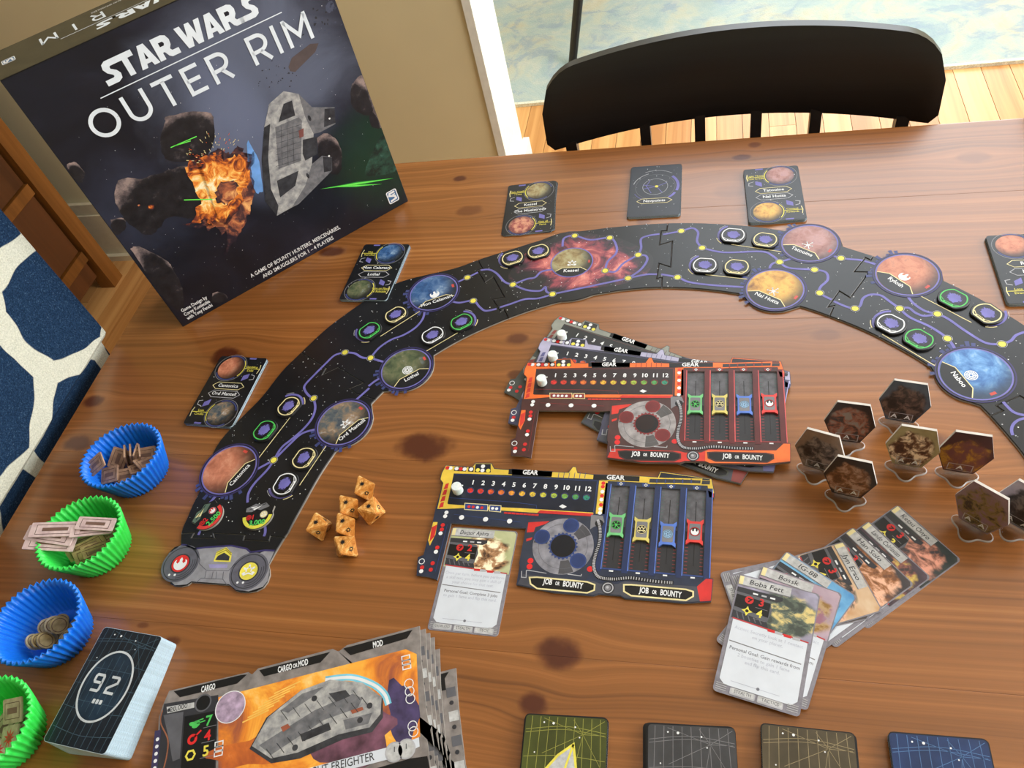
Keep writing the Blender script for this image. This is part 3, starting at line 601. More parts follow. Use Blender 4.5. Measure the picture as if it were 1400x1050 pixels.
def swlogo(p, org, h, total, mat, hole, lay, flip=False):
    adv = {'S': .98, 'T': .98, 'A': 1.08, 'R': 1.24, 'W': 1.42, ' ': .16, '2': 0}
    txt = 'STAR WARS'; tw = sum(adv[c] for c in txt) + .05; k = total / tw; x = 0
    for i, ch in enumerate(txt):
        last = i == len(txt) - 1
        for src, mt, ly in ((SWL, mat, lay), (SWH, hole, lay + .5)):
            for poly in src.get(ch, []):
                q = [((x + (a if not (last and a == 0) else -.25)) * k, b * h) for a, b in poly]; q = [(org[0] - a, org[1] - b) if flip else (org[0] + a, org[1] + b) for a, b in q]; p.poly(q, mt, ly)
        x += adv.get(ch, 0)
TIT = M('cover_title_white', (222, 232, 242), 0.35, var=.03)
outer(p, 'OUTER RIM', (.0385, .2225), .0275, TIT, 14, .2265)
p.line([(.0608, .2568), (.2442, .2568)], .0009, TIT, 14)
swlogo(p, (.0725, .2628), .0205, .154, TIT, COVER, 14)
SMT = M('cover_small_white', (226, 228, 230), .4, var=.02)
a0, a1 = BX(*z4(275, 780)), BX(*z4(808, 487)); cy = (a0[1] + a1[1]) / 2 + .0012; p.text('A GAME OF BOUNTY HUNTERS, MERCENARIES,', ((a0[0] + a1[0]) / 2, cy), .0072, SMT, 14, 0, .012, fit=a1[0] - a0[0])
a0, a1 = BX(*z4(342, 772)), BX(*z4(765, 540)); p.text('AND SMUGGLERS FOR 1 – 4 PLAYERS', ((a0[0] + a1[0]) / 2, cy - .0085), .0072, SMT, 14, 0, .012, fit=a1[0] - a0[0])
a0, a1 = BX(*z3(1088, 990)), BX(*z3(1244, 912))
for i, s in enumerate(('Game Design by', 'Corey Konieczka', 'with Tony Fanchi')): p.text(s, ((a0[0] + a1[0]) / 2, a0[1] + .0015 - i * .0062), .0062, SMT, 14, 0, .02, fit=a1[0] - a0[0])
def pub(p, c, r, lay, rot=0.0):
    def Q(x, y): return (c[0] + r * (x * math.cos(rot) - y * math.sin(rot)), c[1] + r * (x * math.sin(rot) + y * math.cos(rot)))
    p.poly([Q(*a) for a in rrect(-.8, -1, .8, 1, .25)], SMT, lay); p.poly([Q(*a) for a in rrect(-.66, -.86, .66, .86, .2)], M('publisher_blue', (60, 104, 150), .4), lay + .4)
    p.line([Q(.5, .6), Q(-.3, .62), Q(-.45, .3), Q(.35, -.1), Q(.4, -.5), Q(-.5, -.62)], r * .3, SMT, lay + .8); p.line([Q(-.1, .2), Q(.45, .25)], r * .2, SMT, lay + .8)
pub(p, BX(*z4(1122, 298)), .0085, 14)
p.build('cover_print', lid, (-BW / 2, -BD / 2 - .0001, 0), (PI / 2, 0, 0))
# top edge print, upside down as on the lid side
p = Pr(); p.rect(.0008, .0008, BW - .0008, BD - .0072, bside, 1)
swlogo(p, (BW * .80, .0265), .0125, BW * .50, TIT, bside, 3, True); p.line([(BW * .20, .0295), (BW * .82, .0295)], .0007, TIT, 3); outer(p, 'OUTER RIM', (BW * .885, .0505), .0165, TIT, 3, BW * .74, True)
p.text('A GAME OF BOUNTY HUNTERS, MERCENARIES, AND SMUGGLERS', (BW * .5, .0565), .004, SMT, 3, PI, fit=.11); pub(p, (.013, .034), .006, 3, PI / 2)
p.build('top_edge_print', lid, (-BW / 2, -BD / 2, BH + .0001))
# ================================================================== MAP TILES
zA = ZM(220, 460, 4.6667); zB = ZM(440, 320, 5.0); zC = ZM(640, 280, 4.375); zD = ZM(880, 280, 4.375); zE = ZM(1120, 300, 5.0); zF = ZM(1240, 420, 5.25); zK = ZM(200, 620, 5.25)
TT = 0.0022
def MP(z, X, Y): return T2(*z(X, Y), TT)
MC = Vector((-0.058, 0.27))
def pol(q): d = Vector(q) - MC; return math.atan2(d.y, d.x), d.length
outp = [(252, 715), (268, 680), (300, 603), (355, 545), (395, 497), (460, 438), (520, 397), (640, 360), (700, 340), (770, 320), (860, 308), (970, 305), (1060, 313), (1180, 345), (1290, 383), (1390, 437)]
inp = [(387, 745), (420, 680), (450, 630), (530, 530), (610, 475), (690, 437), (800, 405), (900, 393), (1000, 400), (1120, 427), (1210, 465), (1270, 500), (1330, 545), (1390, 610)]
def table(l): return sorted([pol(T2(*q, TT)) for q in l])
OT, IT = table(outp), table(inp)
OT = [(-0.25, 0.392), (0.30, 0.392)] + [q for q in OT if q[0] > .45]; IT = [(-0.25, .300), (0.15, 0.300)] + [q for q in IT if q[0] > .2]
def interp(tb, a):
    if a <= tb[0][0]: return tb[0][1]
    for (x0, y0), (x1, y1) in zip(tb, tb[1:]):
        if a <= x1:
            u = (a - x0) / (x1 - x0); u = u * u * (3 - 2 * u); return y0 + (y1 - y0) * u
    return tb[-1][1]
PLAN = [  # view, centre, radius, art, name, emblem, label bar angle offset
 ('A', zA, (437, 850), .0262, 'rust', 'Cantonica', None), ('A', zA, (1165, 550), .0252, 'cloud', 'Ord Mantell', 'petal'), ('B', zB, (765, 400), .0255, 'ocean', 'Mon Calamari', 'wing'), ('B', zB, (575, 920), .0245, 'moss', 'Lothal', 'gear'),
 ('C', zC, (620, 345), .0215, 'sand', 'Kessel', 'petal'), ('D', zD, (992, 230), .0255, 'mauve', 'Tatooine', 'splat'), ('D', zD, (785, 505), .0255, 'gold', 'Nal Hutta', 'splat'), ('E', zE, (600, 378), .0262, 'red', 'Ryloth', 'wing'), ('E', zF, (490, 478), .0268, 'sea', 'Naboo', 'gear')]
BUL = [(MP(z, *c), r + .0042) for _, z, c, r, *_ in PLAN if r > .0216] + [(T2(778, 362, TT), .0535)]
def redge(a, tb, sgn):
    r = interp(tb, a); u = Vector((math.cos(a), math.sin(a)))
    for c, R in BUL:
        d = Vector(c) - MC; b = u.dot(d); disc = R * R - (d.length_squared - b * b)
        if disc > 0:
            e = b + sgn * math.sqrt(disc)
            r = max(r, e) if sgn > 0 else min(r, e)
    return r
def seam(z, l): return [MP(z, *q) for q in l]
S_AB = [T2(*q, TT) for q in ((427, 492), (450, 505), (442, 517), (460, 503), (496, 523), (479, 532), (500, 545), (497, 536), (517, 547))]
S_AB = [T2(*q, TT) for q in ((427, 492), (446, 503), (441, 512), (462, 502), (497, 523), (478, 531), (487, 538), (516, 548))]
S_BC = seam(zC, [(62, 338), (85, 380), (55, 392), (100, 463), (150, 430), (217, 552), (148, 567), (195, 640), (215, 625), (243, 682)])
S_CD = seam(zD, [(145, 104), (138, 155), (105, 157), (95, 240), (172, 217), (162, 372), (92, 350), (78, 443), (110, 432), (108, 494)])
S_DE = seam(zD, [(1390, 283), (1358, 330), (1325, 315), (1258, 400), (1348, 402), (1235, 555), (1170, 515), (1100, 612), (1140, 603), (1128, 645)])
S_EF = seam(zF, [(1250, 420), (1040, 520), (1090, 600), (985, 640), (1010, 760), (810, 635), (640, 705), (690, 742), (585, 785)])
S_KA = [T2(*q, TT) for q in ((246, 727), (266, 728), (262, 735), (294, 736), (292, 729), (335, 731), (333, 738), (368, 740), (370, 733), (388, 736))]
def fixseam(s):
    """ends of a joint run exactly to the tile rims"""
    s = list(s)
    for i, tb, sg in ((0, OT, 1), (-1, IT, -1)):
        a, r = pol(s[i]); R = redge(a, tb, sg); s[i] = (MC.x + R * math.cos(a), MC.y + R * math.sin(a))
    return s
S_AB, S_BC, S_CD, S_DE, S_EF = map(fixseam, (S_AB, S_BC, S_CD, S_DE, S_EF))
def arc(tb, sg, a0, a1):
    n = max(8, int(abs(a1 - a0) / 0.018)); return [(MC.x + r * math.cos(a), MC.y + r * math.sin(a)) for a in [a0 + (a1 - a0) * i / n for i in range(1, n)] for r in [redge(a, tb, sg)]]
def tile_outline(s0, s1):
    """s0 lies counter-clockwise (left) of s1"""
    oa0, oa1 = pol(s0[0])[0], pol(s1[0])[0]; ia0, ia1 = pol(s0[-1])[0], pol(s1[-1])[0]
    return s0 + arc(IT, -1, ia0, ia1) + list(reversed(s1)) + arc(OT, 1, oa1, oa0)
# end cap outline from its own corners
CAPO = [MP(zK, *q) for q in ((245, 655), (200, 668), (155, 715), (120, 780), (110, 830), (128, 880), (155, 905), (172, 935), (205, 953), (250, 956), (295, 945), (322, 925), (590, 945), (612, 960), (640, 985), (680, 996), (735, 998), (790, 988), (840, 962), (872, 920), (888, 870), (886, 830), (878, 798), (930, 705))]
S_KA[0] = MP(zK, 247, 575); S_KA[-1] = MP(zK, 992, 605)
OUTL = {}
ia_ab, oa_ab = pol(S_AB[-1])[0], pol(S_AB[0])[0]
# rim points of tile A that run down to the end cap
pa_in = MP(zK, 992, 605); pa_out = MP(zK, 247, 575)
kin, kout = pol(pa_in)[0] % (2 * PI), pol(pa_out)[0] % (2 * PI)
OUTL['A'] = list(reversed(S_AB)) + arc(OT, 1, oa_ab, kout) + S_KA + arc(IT, -1, kin, ia_ab)
OUTL['B'] = tile_outline(S_AB, S_BC); OUTL['C'] = tile_outline(S_BC, S_CD); OUTL['D'] = tile_outline(S_CD, S_DE); OUTL['E'] = tile_outline(S_DE, S_EF)
end = [(MC.x + r * math.cos(-.12), MC.y + r * math.sin(-.12)) for r in (0.392, 0.300)]
OUTL['F'] = tile_outline(S_EF, end); OUTL['K'] = CAPO + list(reversed(S_KA))
def shrink(pl, e):
    """pull an outline in by e so that neighbouring tiles keep a hairline joint"""
    pl = ccw(pl); out = []; n = len(pl)
    for i in range(n):
        a, b, c = Vector(pl[i - 1]), Vector(pl[i]), Vector(pl[(i + 1) % n]); u, v = (b - a), (c - b)
        if u.length < 1e-6 or v.length < 1e-6: continue
        u.normalize(); v.normalize(); m = Vector((-u.y - v.y, u.x + v.x))
        if m.length < .3: m = Vector((-u.y, u.x))
        m.normalize(); k = 1 / max(.5, m.dot(Vector((-u.y, u.x)))); q = b + m * e * k; out.append((q.x, q.y))
    return out
TLAB = {'A': 'dark star map tile holding the rust planet and the cloudy planet', 'B': 'dark star map tile with a deep blue planet and a mossy planet',
        'C': 'star map tile printed with a pink nebula round one sandy planet', 'D': 'star map tile with a mauve planet and a golden planet', 'E': 'star map tile with a red planet and a big bright blue planet',
        'F': 'star map tile without a planet, joined on past the bright blue planet', 'K': 'grey metal-look end piece of the star map with two round emblems'}
SPACE2 = M('tile_black', (19, 20, 24), 0.32, var=.25, scale=25); RIM = M('tile_rim', (44, 44, 46), .4); METAL = M('ink_metal', (142, 142, 150), .4, var=.12, scale=90); METALD = M('ink_metal_dark', (92, 92, 104), .4, var=.12, scale=90)
BORD = {}; TC = {}
for k, pl in OUTL.items():
    q = shrink(pl, .00022); cx = sum(a[0] for a in q) / len(q); cy = sum(a[1] for a in q) / len(q); TC[k] = (cx, cy)
    me = extrude('map_tile', [(a[0] - cx, a[1] - cy) for a in q], 0, TT, SPACE2, BOARD)
    bm = bmesh.new(); bm.from_mesh(me); ed = [e for e in bm.edges if len(e.link_faces) == 2 and {f.material_index for f in e.link_faces} == {0, 1} and e.verts[0].co.z > TT / 2]
    bmesh.ops.bevel(bm, geom=ed, offset=.0006, segments=1, affect='EDGES'); bm.to_mesh(me); bm.free()
    o = link('map_tile' if k != 'K' else 'map_end_piece', me, None, (cx, cy, TZ)); tag(o, TLAB[k], 'map tile', 'star map tiles'); BORD[k] = o
PT = {k: Pr() for k in OUTL}
def loc(k, q): return (q[0] - TC[k][0], q[1] - TC[k][1])
def nodes_lines(k, z, nodes, lines):
    P = PT[k]
    for l in lines: P.line(catmull([loc(k, MP(z, *q)) for q in l], 7), .0024, PUR, 3)
    for nd in nodes:
        c = loc(k, MP(z, *nd)); P.disc(c, .0043, INK, 4, 18); P.ring(c, .0037, .0041, LGR, 4.5, n=18); P.disc(c, .0030, YEL, 5, 16)
nodes_lines('A', zA, [(1175, 102), (1338, 138), (975, 395), (720, 790)], [[(1175, 102), (1110, 120), (1050, 175), (985, 240), (920, 310), (920, 345), (945, 378), (975, 395)], [(975, 395), (985, 460), (960, 530), (900, 600), (830, 660), (770, 710), (720, 790)],
  [(1000, 590), (900, 620), (820, 690), (720, 790)], [(720, 790), (600, 855)], [(720, 790), (680, 850), (600, 935), (560, 1000), (553, 1060)], [(1175, 102), (1235, 108), (1285, 135), (1338, 138)], [(1240, 410), (1330, 330)]])
nodes_lines('A', zK, [], [[(520, 285), (450, 360)], [(400, 530), (375, 585)], [(850, 490), (855, 560), (845, 595)]])
nodes_lines('B', zB, [(995, 298), (1035, 457)], [[(333, 848), (390, 780), (470, 725), (560, 690), (640, 640), (690, 580), (705, 520)], [(915, 335), (995, 298), (1068, 262)], [(890, 460), (940, 470), (1035, 457), (1080, 500), (1120, 525), (1195, 512)], [(333, 848), (440, 880)], [(320, 1040), (365, 1005), (420, 975)]])
nodes_lines('C', zC, [(638, 185), (847, 198), (1017, 300), (820, 395), (957, 440), (505, 535), (268, 478)], [[(565, 250), (575, 200), (638, 185), (730, 210), (847, 198), (885, 240), (885, 290), (835, 340), (820, 395)], [(820, 395), (880, 400), (930, 350), (1017, 300)], [(1017, 300), (1062, 305), (1070, 335), (1030, 390), (957, 440)],
  [(1017, 300), (1035, 260), (1035, 205), (1080, 185), (1145, 175)], [(957, 440), (505, 535)], [(957, 440), (1060, 418), (1130, 416)], [(268, 478), (350, 445), (400, 435), (440, 400), (520, 385)], [(268, 478), (350, 510), (430, 515), (462, 492), (470, 520), (505, 535)], [(505, 535), (420, 560), (340, 565), (250, 595), (190, 614)], [(75, 392), (125, 388), (170, 410), (220, 462), (268, 478)]])
nodes_lines('D', zD, [(225, 157), (350, 258), (203, 434), (813, 343), (1180, 320), (1022, 389), (1053, 528)], [[(115, 178), (225, 157), (290, 140), (325, 165), (320, 220), (350, 258)], [(350, 258), (480, 285), (700, 280), (770, 305), (813, 343)], [(813, 343), (910, 315)], [(813, 343), (870, 378), (1022, 389), (1090, 405), (1100, 450), (1060, 490), (1053, 528), (1125, 568)],
  [(765, 405), (755, 375), (775, 350), (813, 343)], [(105, 416), (203, 434), (270, 462), (400, 480), (630, 495)], [(1110, 295), (1180, 320), (1290, 330), (1310, 335)]])
nodes_lines('E', zE, [(245, 610), (550, 610), (808, 647), (877, 815), (1250, 853)], [[(310, 285), (410, 315)], [(100, 560), (180, 595), (245, 610), (280, 590), (300, 540), (350, 515), (420, 520), (480, 560), (550, 610)], [(550, 610), (610, 605), (660, 640), (720, 660), (808, 647)], [(595, 510), (640, 570), (720, 625), (808, 647)],
  [(550, 610), (620, 670), (760, 735), (877, 815), (935, 895)], [(808, 647), (880, 680), (1010, 770), (1140, 845), (1250, 853)], [(1250, 853), (1310, 830), (1350, 790), (1440, 760)]])
nodes_lines('F', zF, [], [[(690, 680), (760, 750), (840, 775), (900, 770)]])
BRK = {'D': (zD, [[(525, 238), (845, 284), (822, 245), (828, 205), (858, 170)], [(370, 418), (645, 448), (690, 418)]]), 'E': (zE, [[(818, 395), (800, 440), (750, 490), (675, 515), (1040, 705)], [(430, 785), (790, 1000), (830, 930), (905, 888)]]),
       'B': (zB, [[(590, 425), (605, 480), (675, 525), (400, 700)], [(600, 795), (690, 815), (990, 640)]]), 'A': (zA, [[(490, 690), (560, 695), (610, 740), (625, 775), (830, 510)], [(1000, 645), (1060, 690), (885, 950)]])}
for k, (z, ls) in BRK.items():
    for l in ls: PT[k].line([loc(k, MP(z, *q)) for q in l], .0008, CREAM, 3)
for k, z, cc, r, art, name, em in PLAN:
    P = PT[k]; c = loc(k, MP(z, *cc)); w = MP(z, *cc); th = math.atan2(w[1] - MC.y, w[0] - MC.x) - PI / 2
    if r > .022:
        P.disc(c, r + .0034, SPACE, 5, 48); P.ring(c, r + .0022, r + .0034, DPUR, 6, n=48)
        for i in range(14):
            if i % 4: a = th + 2.2 + i * .14; P.ring(c, r + .0036, r + .0036 + .0018 * (i % 3 + 1), DBLU, 2.5, a, a + .1)
    P.disc(c, r + .0011, PUR, 6.5, 48); P.disc(c, r - .0002, PLM[art], 7, 48)
    # name bar cut across the lower part of the disc
    a0, a1 = th + PI * 1.14, th + PI * 1.72
    rim = [(c[0] + (r - .0006) * math.cos(a0 + (a1 - a0) * i / 12), c[1] + (r - .0006) * math.sin(a0 + (a1 - a0) * i / 12)) for i in range(13)]
    i0 = Vector(rim[0]).lerp(Vector(rim[-1]), .22) + (Vector(c) - (Vector(rim[0]) + Vector(rim[-1])) / 2).normalized() * r * .22
    i1 = Vector(rim[0]).lerp(Vector(rim[-1]), .80) + (Vector(c) - (Vector(rim[0]) + Vector(rim[-1])) / 2).normalized() * r * .22
    bar = rim + [tuple(i1), tuple(i0)]; P.poly(bar, SPACE, 8); P.line([rim[0], tuple(i0), tuple(i1), rim[-1]], .0008, CREAM, 8.5)
    d = (Vector(rim[-1]) - Vector(rim[0])).normalized(); tx = (i0 + i1) / 2 - Vector((-d.y, d.x)) * .0045; P.text(name, tuple(tx), .0062, WHT, 9, math.atan2(d.y, d.x), .015)
    if em: q = (i0 + i1) / 2 + Vector((-d.y, d.x)) * .0062; emblem(P, em, tuple(q), .0052, WHT, 9, math.atan2(d.y, d.x))
    P.ring(c, r * .80, r * .9, M('ink_planet_red_mark', (190, 70, 60), .4), 8.2, th + 1.9 * PI, th + 1.97 * PI)
# nebula on tile C
t = NT('art_nebula', 0.36); o = t.coord('Object'); uv = t.sep(t.coord('UV')); f = t.noise(o, 34, 7, 0.66, 0.9); e = t.math('SQRT', gl(t, uv, 0, 0, 1, 1))
f2 = t.math('SUBTRACT', t.math('ADD', f, .12), t.math('MULTIPLY', t.math('POWER', e, 2.0), .34)); NEB = t.color(t.ramp(f2, [(0.34, (20, 20, 25)), (0.44, (70, 34, 52)), (0.54, (150, 66, 78)), (0.64, (206, 120, 112)), (0.78, (240, 196, 176))]))
q0 = [loc('C', MP(zC, *q)) for q in ((240, 420), (330, 300), (470, 220), (600, 160), (760, 175), (900, 200), (1040, 260), (1110, 330), (1050, 430), (900, 480), (700, 500), (560, 520), (420, 545), (300, 560), (250, 500))]
q0 = catmull(q0 + q0[:1], 4)[:-1]; xs = [a[0] for a in q0]; ys = [a[1] for a in q0]; PT['C'].poly(q0, NEB, 1, ((min(xs) + max(xs)) / 2, (min(ys) + max(ys)) / 2, max(xs), max(ys)))
# stars, end cap art
rr = random.Random(11)
for k in OUTL:
    pl = [loc(k, q) for q in ccw(OUTL[k])]; xs = [a[0] for a in pl]; ys = [a[1] for a in pl]; n = 0
    while n < (160 if k != 'K' else 0):
        q = (rr.uniform(min(xs), max(xs)), rr.uniform(min(ys), max(ys)))
        if inside(q, pl): PT[k].disc(q, rr.choice((.00025, .00025, .0004, .0006)), WHT if n % 3 else LGR, 2, 5); n += 1
P = PT['K']; lk = lambda X, Y: loc('K', MP(zK, X, Y))
P.poly([lk(*q) for q in ((248, 660), (280, 662), (345, 690), (420, 680), (500, 668), (610, 668), (720, 690), (745, 715), (800, 722), (850, 700), (918, 705), (876, 798), (884, 850), (870, 915), (835, 958), (735, 990), (645, 978), (595, 938), (325, 918), (290, 940), (205, 946), (160, 900), (118, 830), (130, 775), (165, 715))], METAL, 1)
P.line([lk(*q) for q in ((250, 655), (280, 657), (345, 685), (420, 675), (610, 662), (720, 684), (748, 710), (850, 695), (922, 698))], .0016, DPUR, 2)
for cx, cy, em, bc in ((245, 790, 'wing', RED), (735, 845, 'petal', YEL)):
    c = lk(cx, cy); P.disc(c, .0175, METALD, 2, 32); P.ring(c, .0150, .0158, DGR, 3, n=32); P.disc(c, .0092, DGR, 3, 26); P.disc(c, .0080, bc, 4, 26); emblem(P, em, c, .0062, WHT, 5, .15)
    for dx in (-30, 10): P.disc(lk(cx - 50 + dx, cy + 82), .0011, WHT, 4, 8)
    for i in range(3): P.ring(c, .0112 + i * .002, .0118 + i * .002, DGR, 3.4, -1.5, .4)
P.poly([lk(*q) for q in ((483, 775), (505, 705), (575, 672), (615, 715), (605, 780))], YEL, 2); P.poly([lk(*q) for q in ((495, 765), (515, 735), (560, 712), (600, 740), (592, 770))], DGR, 3)
for dy in (0, 14): P.line([lk(505, 712 + dy), lk(572, 680 + dy), lk(612, 716 + dy)], .0008, M('ink_olive', (150, 140, 50), .4), 4)
P.poly([lk(*q) for q in ((448, 795), (585, 795), (580, 822), (455, 822))], M('ink_lilac', (150, 146, 190), .4), 2)
for l in (((380, 790), (430, 838), (590, 842), (640, 790)), ((430, 845), (420, 895)), ((480, 848), (470, 898)), ((505, 848), (500, 898)), ((555, 848), (548, 900)), ((360, 925), (395, 895), (550, 903), (580, 945)), ((350, 690), (385, 760), (380, 790))): P.line([lk(*q) for q in l], .0006, METALD, 2)
for k, P in PT.items(): P.build('map_print', BORD[k], (0, 0, TT + .00003))
# ================================================================== CONTACT TOKENS
TOKB = M('token_black', (17, 17, 20), .35); TKT = .0021
def token_outline(R=.0132, fl=.0112, n=36):
    return [(R * math.cos(2 * PI * i / n), max(-fl, min(fl, R * math.sin(2 * PI * i / n)))) for i in range(n)]
TOKME = extrude('token_body', token_outline(), 0, TKT, TOKB, M('token_edge', (30, 29, 32), .6)); TPR = {}
bm = bmesh.new(); bm.from_mesh(TOKME); bmesh.ops.bevel(bm, geom=[e for e in bm.edges if all(v.co.z > TKT / 2 for v in e.verts)], offset=.0004, segments=1, affect='EDGES'); bm.to_mesh(TOKME); bm.free()
for nm, mt in (('yellow', CREAM), ('green', GRN), ('white', WHT)):
    P = Pr(); ol = token_outline(.0108, .0092); P.line(ol, .0011, mt, 1, True)
    P.poly([(-.0045, -.0087), (.0045, -.0087), (.0052, -.0070), (-.0052, -.0070)], mt, 2); P.rect(-.0032, -.0083, .0032, -.0075, TOKB, 3); P.line([(-.0085, -.0052), (-.0045, -.0075)], .0006, mt, 2); P.line([(.0085, -.0052), (.0045, -.0075)], .0006, mt, 2)
    rr = random.Random(5); pts = []
    for i in range(40): a = 2 * PI * i / 40; r = .0048 + rr.choice((0, .0006, .0014, -.0004)); pts.append((r * 1.12 * math.cos(a), r * math.sin(a) + .0006))
    P.poly(pts, PUR, 1)
    for x in (-.006, -.0045, .0045, .006): P.rect(x - .0005, -.003, x + .0005, .004, DPUR, .8)
    TPR[nm] = P
TOK = [('A', zA, (815, 445), 'yellow', 'yellow-rimmed black token by the map rim, between a green one and the yellow node'), ('A', zA, (660, 598), 'green', 'green-rimmed black token nearest the rust planet'), ('A', zA, (912, 775), 'yellow', 'yellow-rimmed black token below the cloudy planet'), ('A', zA, (790, 940), 'white', 'white-rimmed black token between the rust planet and the dice'),
       ('B', zB, (505, 550), 'yellow', 'yellow-rimmed black token beside the deep blue planet'), ('B', zB, (325, 658), 'green', 'green-rimmed black token on the outer rim away from the deep blue planet'), ('B', zB, (757, 690), 'white', 'white-rimmed black token above the mossy planet'), ('B', zB, (955, 600), 'green', 'green-rimmed black token on the inner rim before the nebula tile'),
       ('C', zC, (265, 318), 'yellow', 'yellow-rimmed black token on the nebula tile, beside the joint'), ('C', zC, (420, 277), 'yellow', 'yellow-rimmed black token on the nebula tile, beside the sandy planet'),
       ('D', zD, (535, 180), 'white', 'white-rimmed black token in the row of the mauve planet'), ('D', zD, (727, 208), 'yellow', 'yellow-rimmed black token next to the mauve planet'), ('D', zD, (365, 360), 'white', 'white-rimmed black token in the row of the golden planet'), ('D', zD, (557, 370), 'yellow', 'yellow-rimmed black token next to the golden planet'),
       ('E', zE, (920, 538), 'green', 'green-rimmed black token next to the red planet'), ('E', zE, (1148, 640), 'yellow', 'yellow-rimmed black token on the outer rim past the red planet'), ('E', zE, (490, 710), 'white', 'white-rimmed black token below the red planet'), ('E', zE, (683, 815), 'green', 'green-rimmed black token above the bright blue planet')]
tp = {}
for k, z, c, colr, lab in TOK:
    w = Vector(T2(*z(*c), TT + TKT)); th = math.atan2(w.y - MC.y, w.x - MC.x) - PI / 2
    if c == (1148, 640) : th -= .1
    o = link('contact_token', TOKME, None, (w.x, w.y, TZ + TT + .0001), (0, 0, th)); tag(o, lab, 'token', 'black contact tokens on the star map')
    if colr not in tp: tp[colr] = TPR[colr].build('token_print', o, (0, 0, TKT + .00003))
    else: c2 = tp[colr].copy(); COL.objects.link(c2); c2.parent = o
    P = None
    # printed docking arc on the tile beside the token
for k, z, c, sg in (('C', zC, (265, 318), 1), ('D', zD, (535, 180), 1), ('D', zD, (365, 360), 1), ('E', zE, (1148, 640), -1), ('E', zE, (490, 710), 1), ('B', zB, (325, 658), 1), ('B', zB, (955, 600), -1), ('A', zA, (815, 445), -1), ('A', zA, (790, 940), 1)):
    w = Vector(T2(*z(*c), TT)); th = math.atan2(w.y - MC.y, w.x - MC.x) - PI / 2; P = Pr(); a = PI if sg > 0 else 0
    P.ring((0, 0), .0134, .0156, PUR, 1, a - 1.0, a + 1.0); P.ring((0, 0), .0164, .0172, CREAM, 1, a + .45 * sg, a + 1.0 * sg); P.ring((0, 0), .0164, .0169, LGR, 1, a - .9 * sg, a - .4 * sg)
    o = P.build('docking_arc_print', BORD[k], (w.x - TC[k][0], w.y - TC[k][1], TT + .00006), (0, 0, th))
w = Vector(T2(*zF(905, 905), TT)); P = Pr(); P.ring((0, 0), .0134, .0156, PUR, 1, PI - 1.3, PI + 1.3); P.ring((0, 0), .0164, .0174, CREAM, 1, PI - 1.1, PI - .4); P.build('docking_arc_print', BORD['F'], (w.x - TC['F'][0], w.y - TC['F'][1], TT + .00006), (0, 0, math.atan2(w.y - MC.y, w.x - MC.x) - PI / 2))
# patrol tokens with a ship shape and a coloured value arc
def patrol(px, rot, colr, em, val, num, lab, seed):
    w = T2(*px, TT + TKT); P = Pr(); R = .0145
    arcpts = [(R * math.cos(a), R * math.sin(a)) for a in [-PI * .98 + PI * .96 * i / 20 for i in range(21)]]
    top = [(.0135, .002), (.0145, .0075), (.0105, .0095), (.006, .0125), (.001, .0108), (-.004, .0125), (-.0085, .0100), (-.0128, .0085), (-.0118, .003)]
    o = link('patrol_token', extrude('patrol_token', arcpts + top, 0, TKT, TOKB, BOARD), None, (w[0], w[1], TZ + TT + .0001), (0, 0, rot)); tag(o, lab, 'token', 'patrol tokens by the end piece')
    P.ring((0, 0), .0108, .0140, M('patrol_' + colr[0], colr[1], .4), 1, -PI * .97, -PI * .03)
    P.text(num, (.001, -.0080), .0068, GRN, 2, 0, .03); P.text(val, (-.004, -.0022), .0064, RED, 2, 0, .03); emblem(P, 'gear' if val else 'wing', (-.008, -.002), .0026, RED, 2)
    P.disc((.0058, -.0002), .0038, GRY, 2, 18); P.disc((.0058, -.0002), .0033, colr[2], 3, 18); emblem(P, em, (.0058, -.0002), .0026, WHT, 4)
    P.poly([(-.0118, .004), (-.006, .0035), (-.002, .006), (.002, .0045), (.010, .0075), (.006, .0118), (.001, .0102), (-.004, .0117), (-.0085, .0092), (-.012, .008)], HULLM if seed else M('ink_dull_green', (84, 104, 92), .4), 1.5); P.poly([(-.004, .0050), (.004, .0098), (-.001, .0088), (-.008, .0085)], WHT if seed else CREAM, 2.5); P.line([(-.009, .006), (.006, .0105)], .0007, INK, 3)
    P.build('token_print', o, (0, 0, TKT + .00003))
patrol(zK(440, 445), math.radians(62), ('red', (206, 58, 54), RED), 'wing', '2', '2,500', 'small ship-shaped patrol token with a red value arc', 0)
patrol(zK(800, 440), math.radians(10), ('lime', (212, 208, 74), CREAM), 'petal', '1', '3,000', 'small ship-shaped patrol token with a yellow value arc', 1)
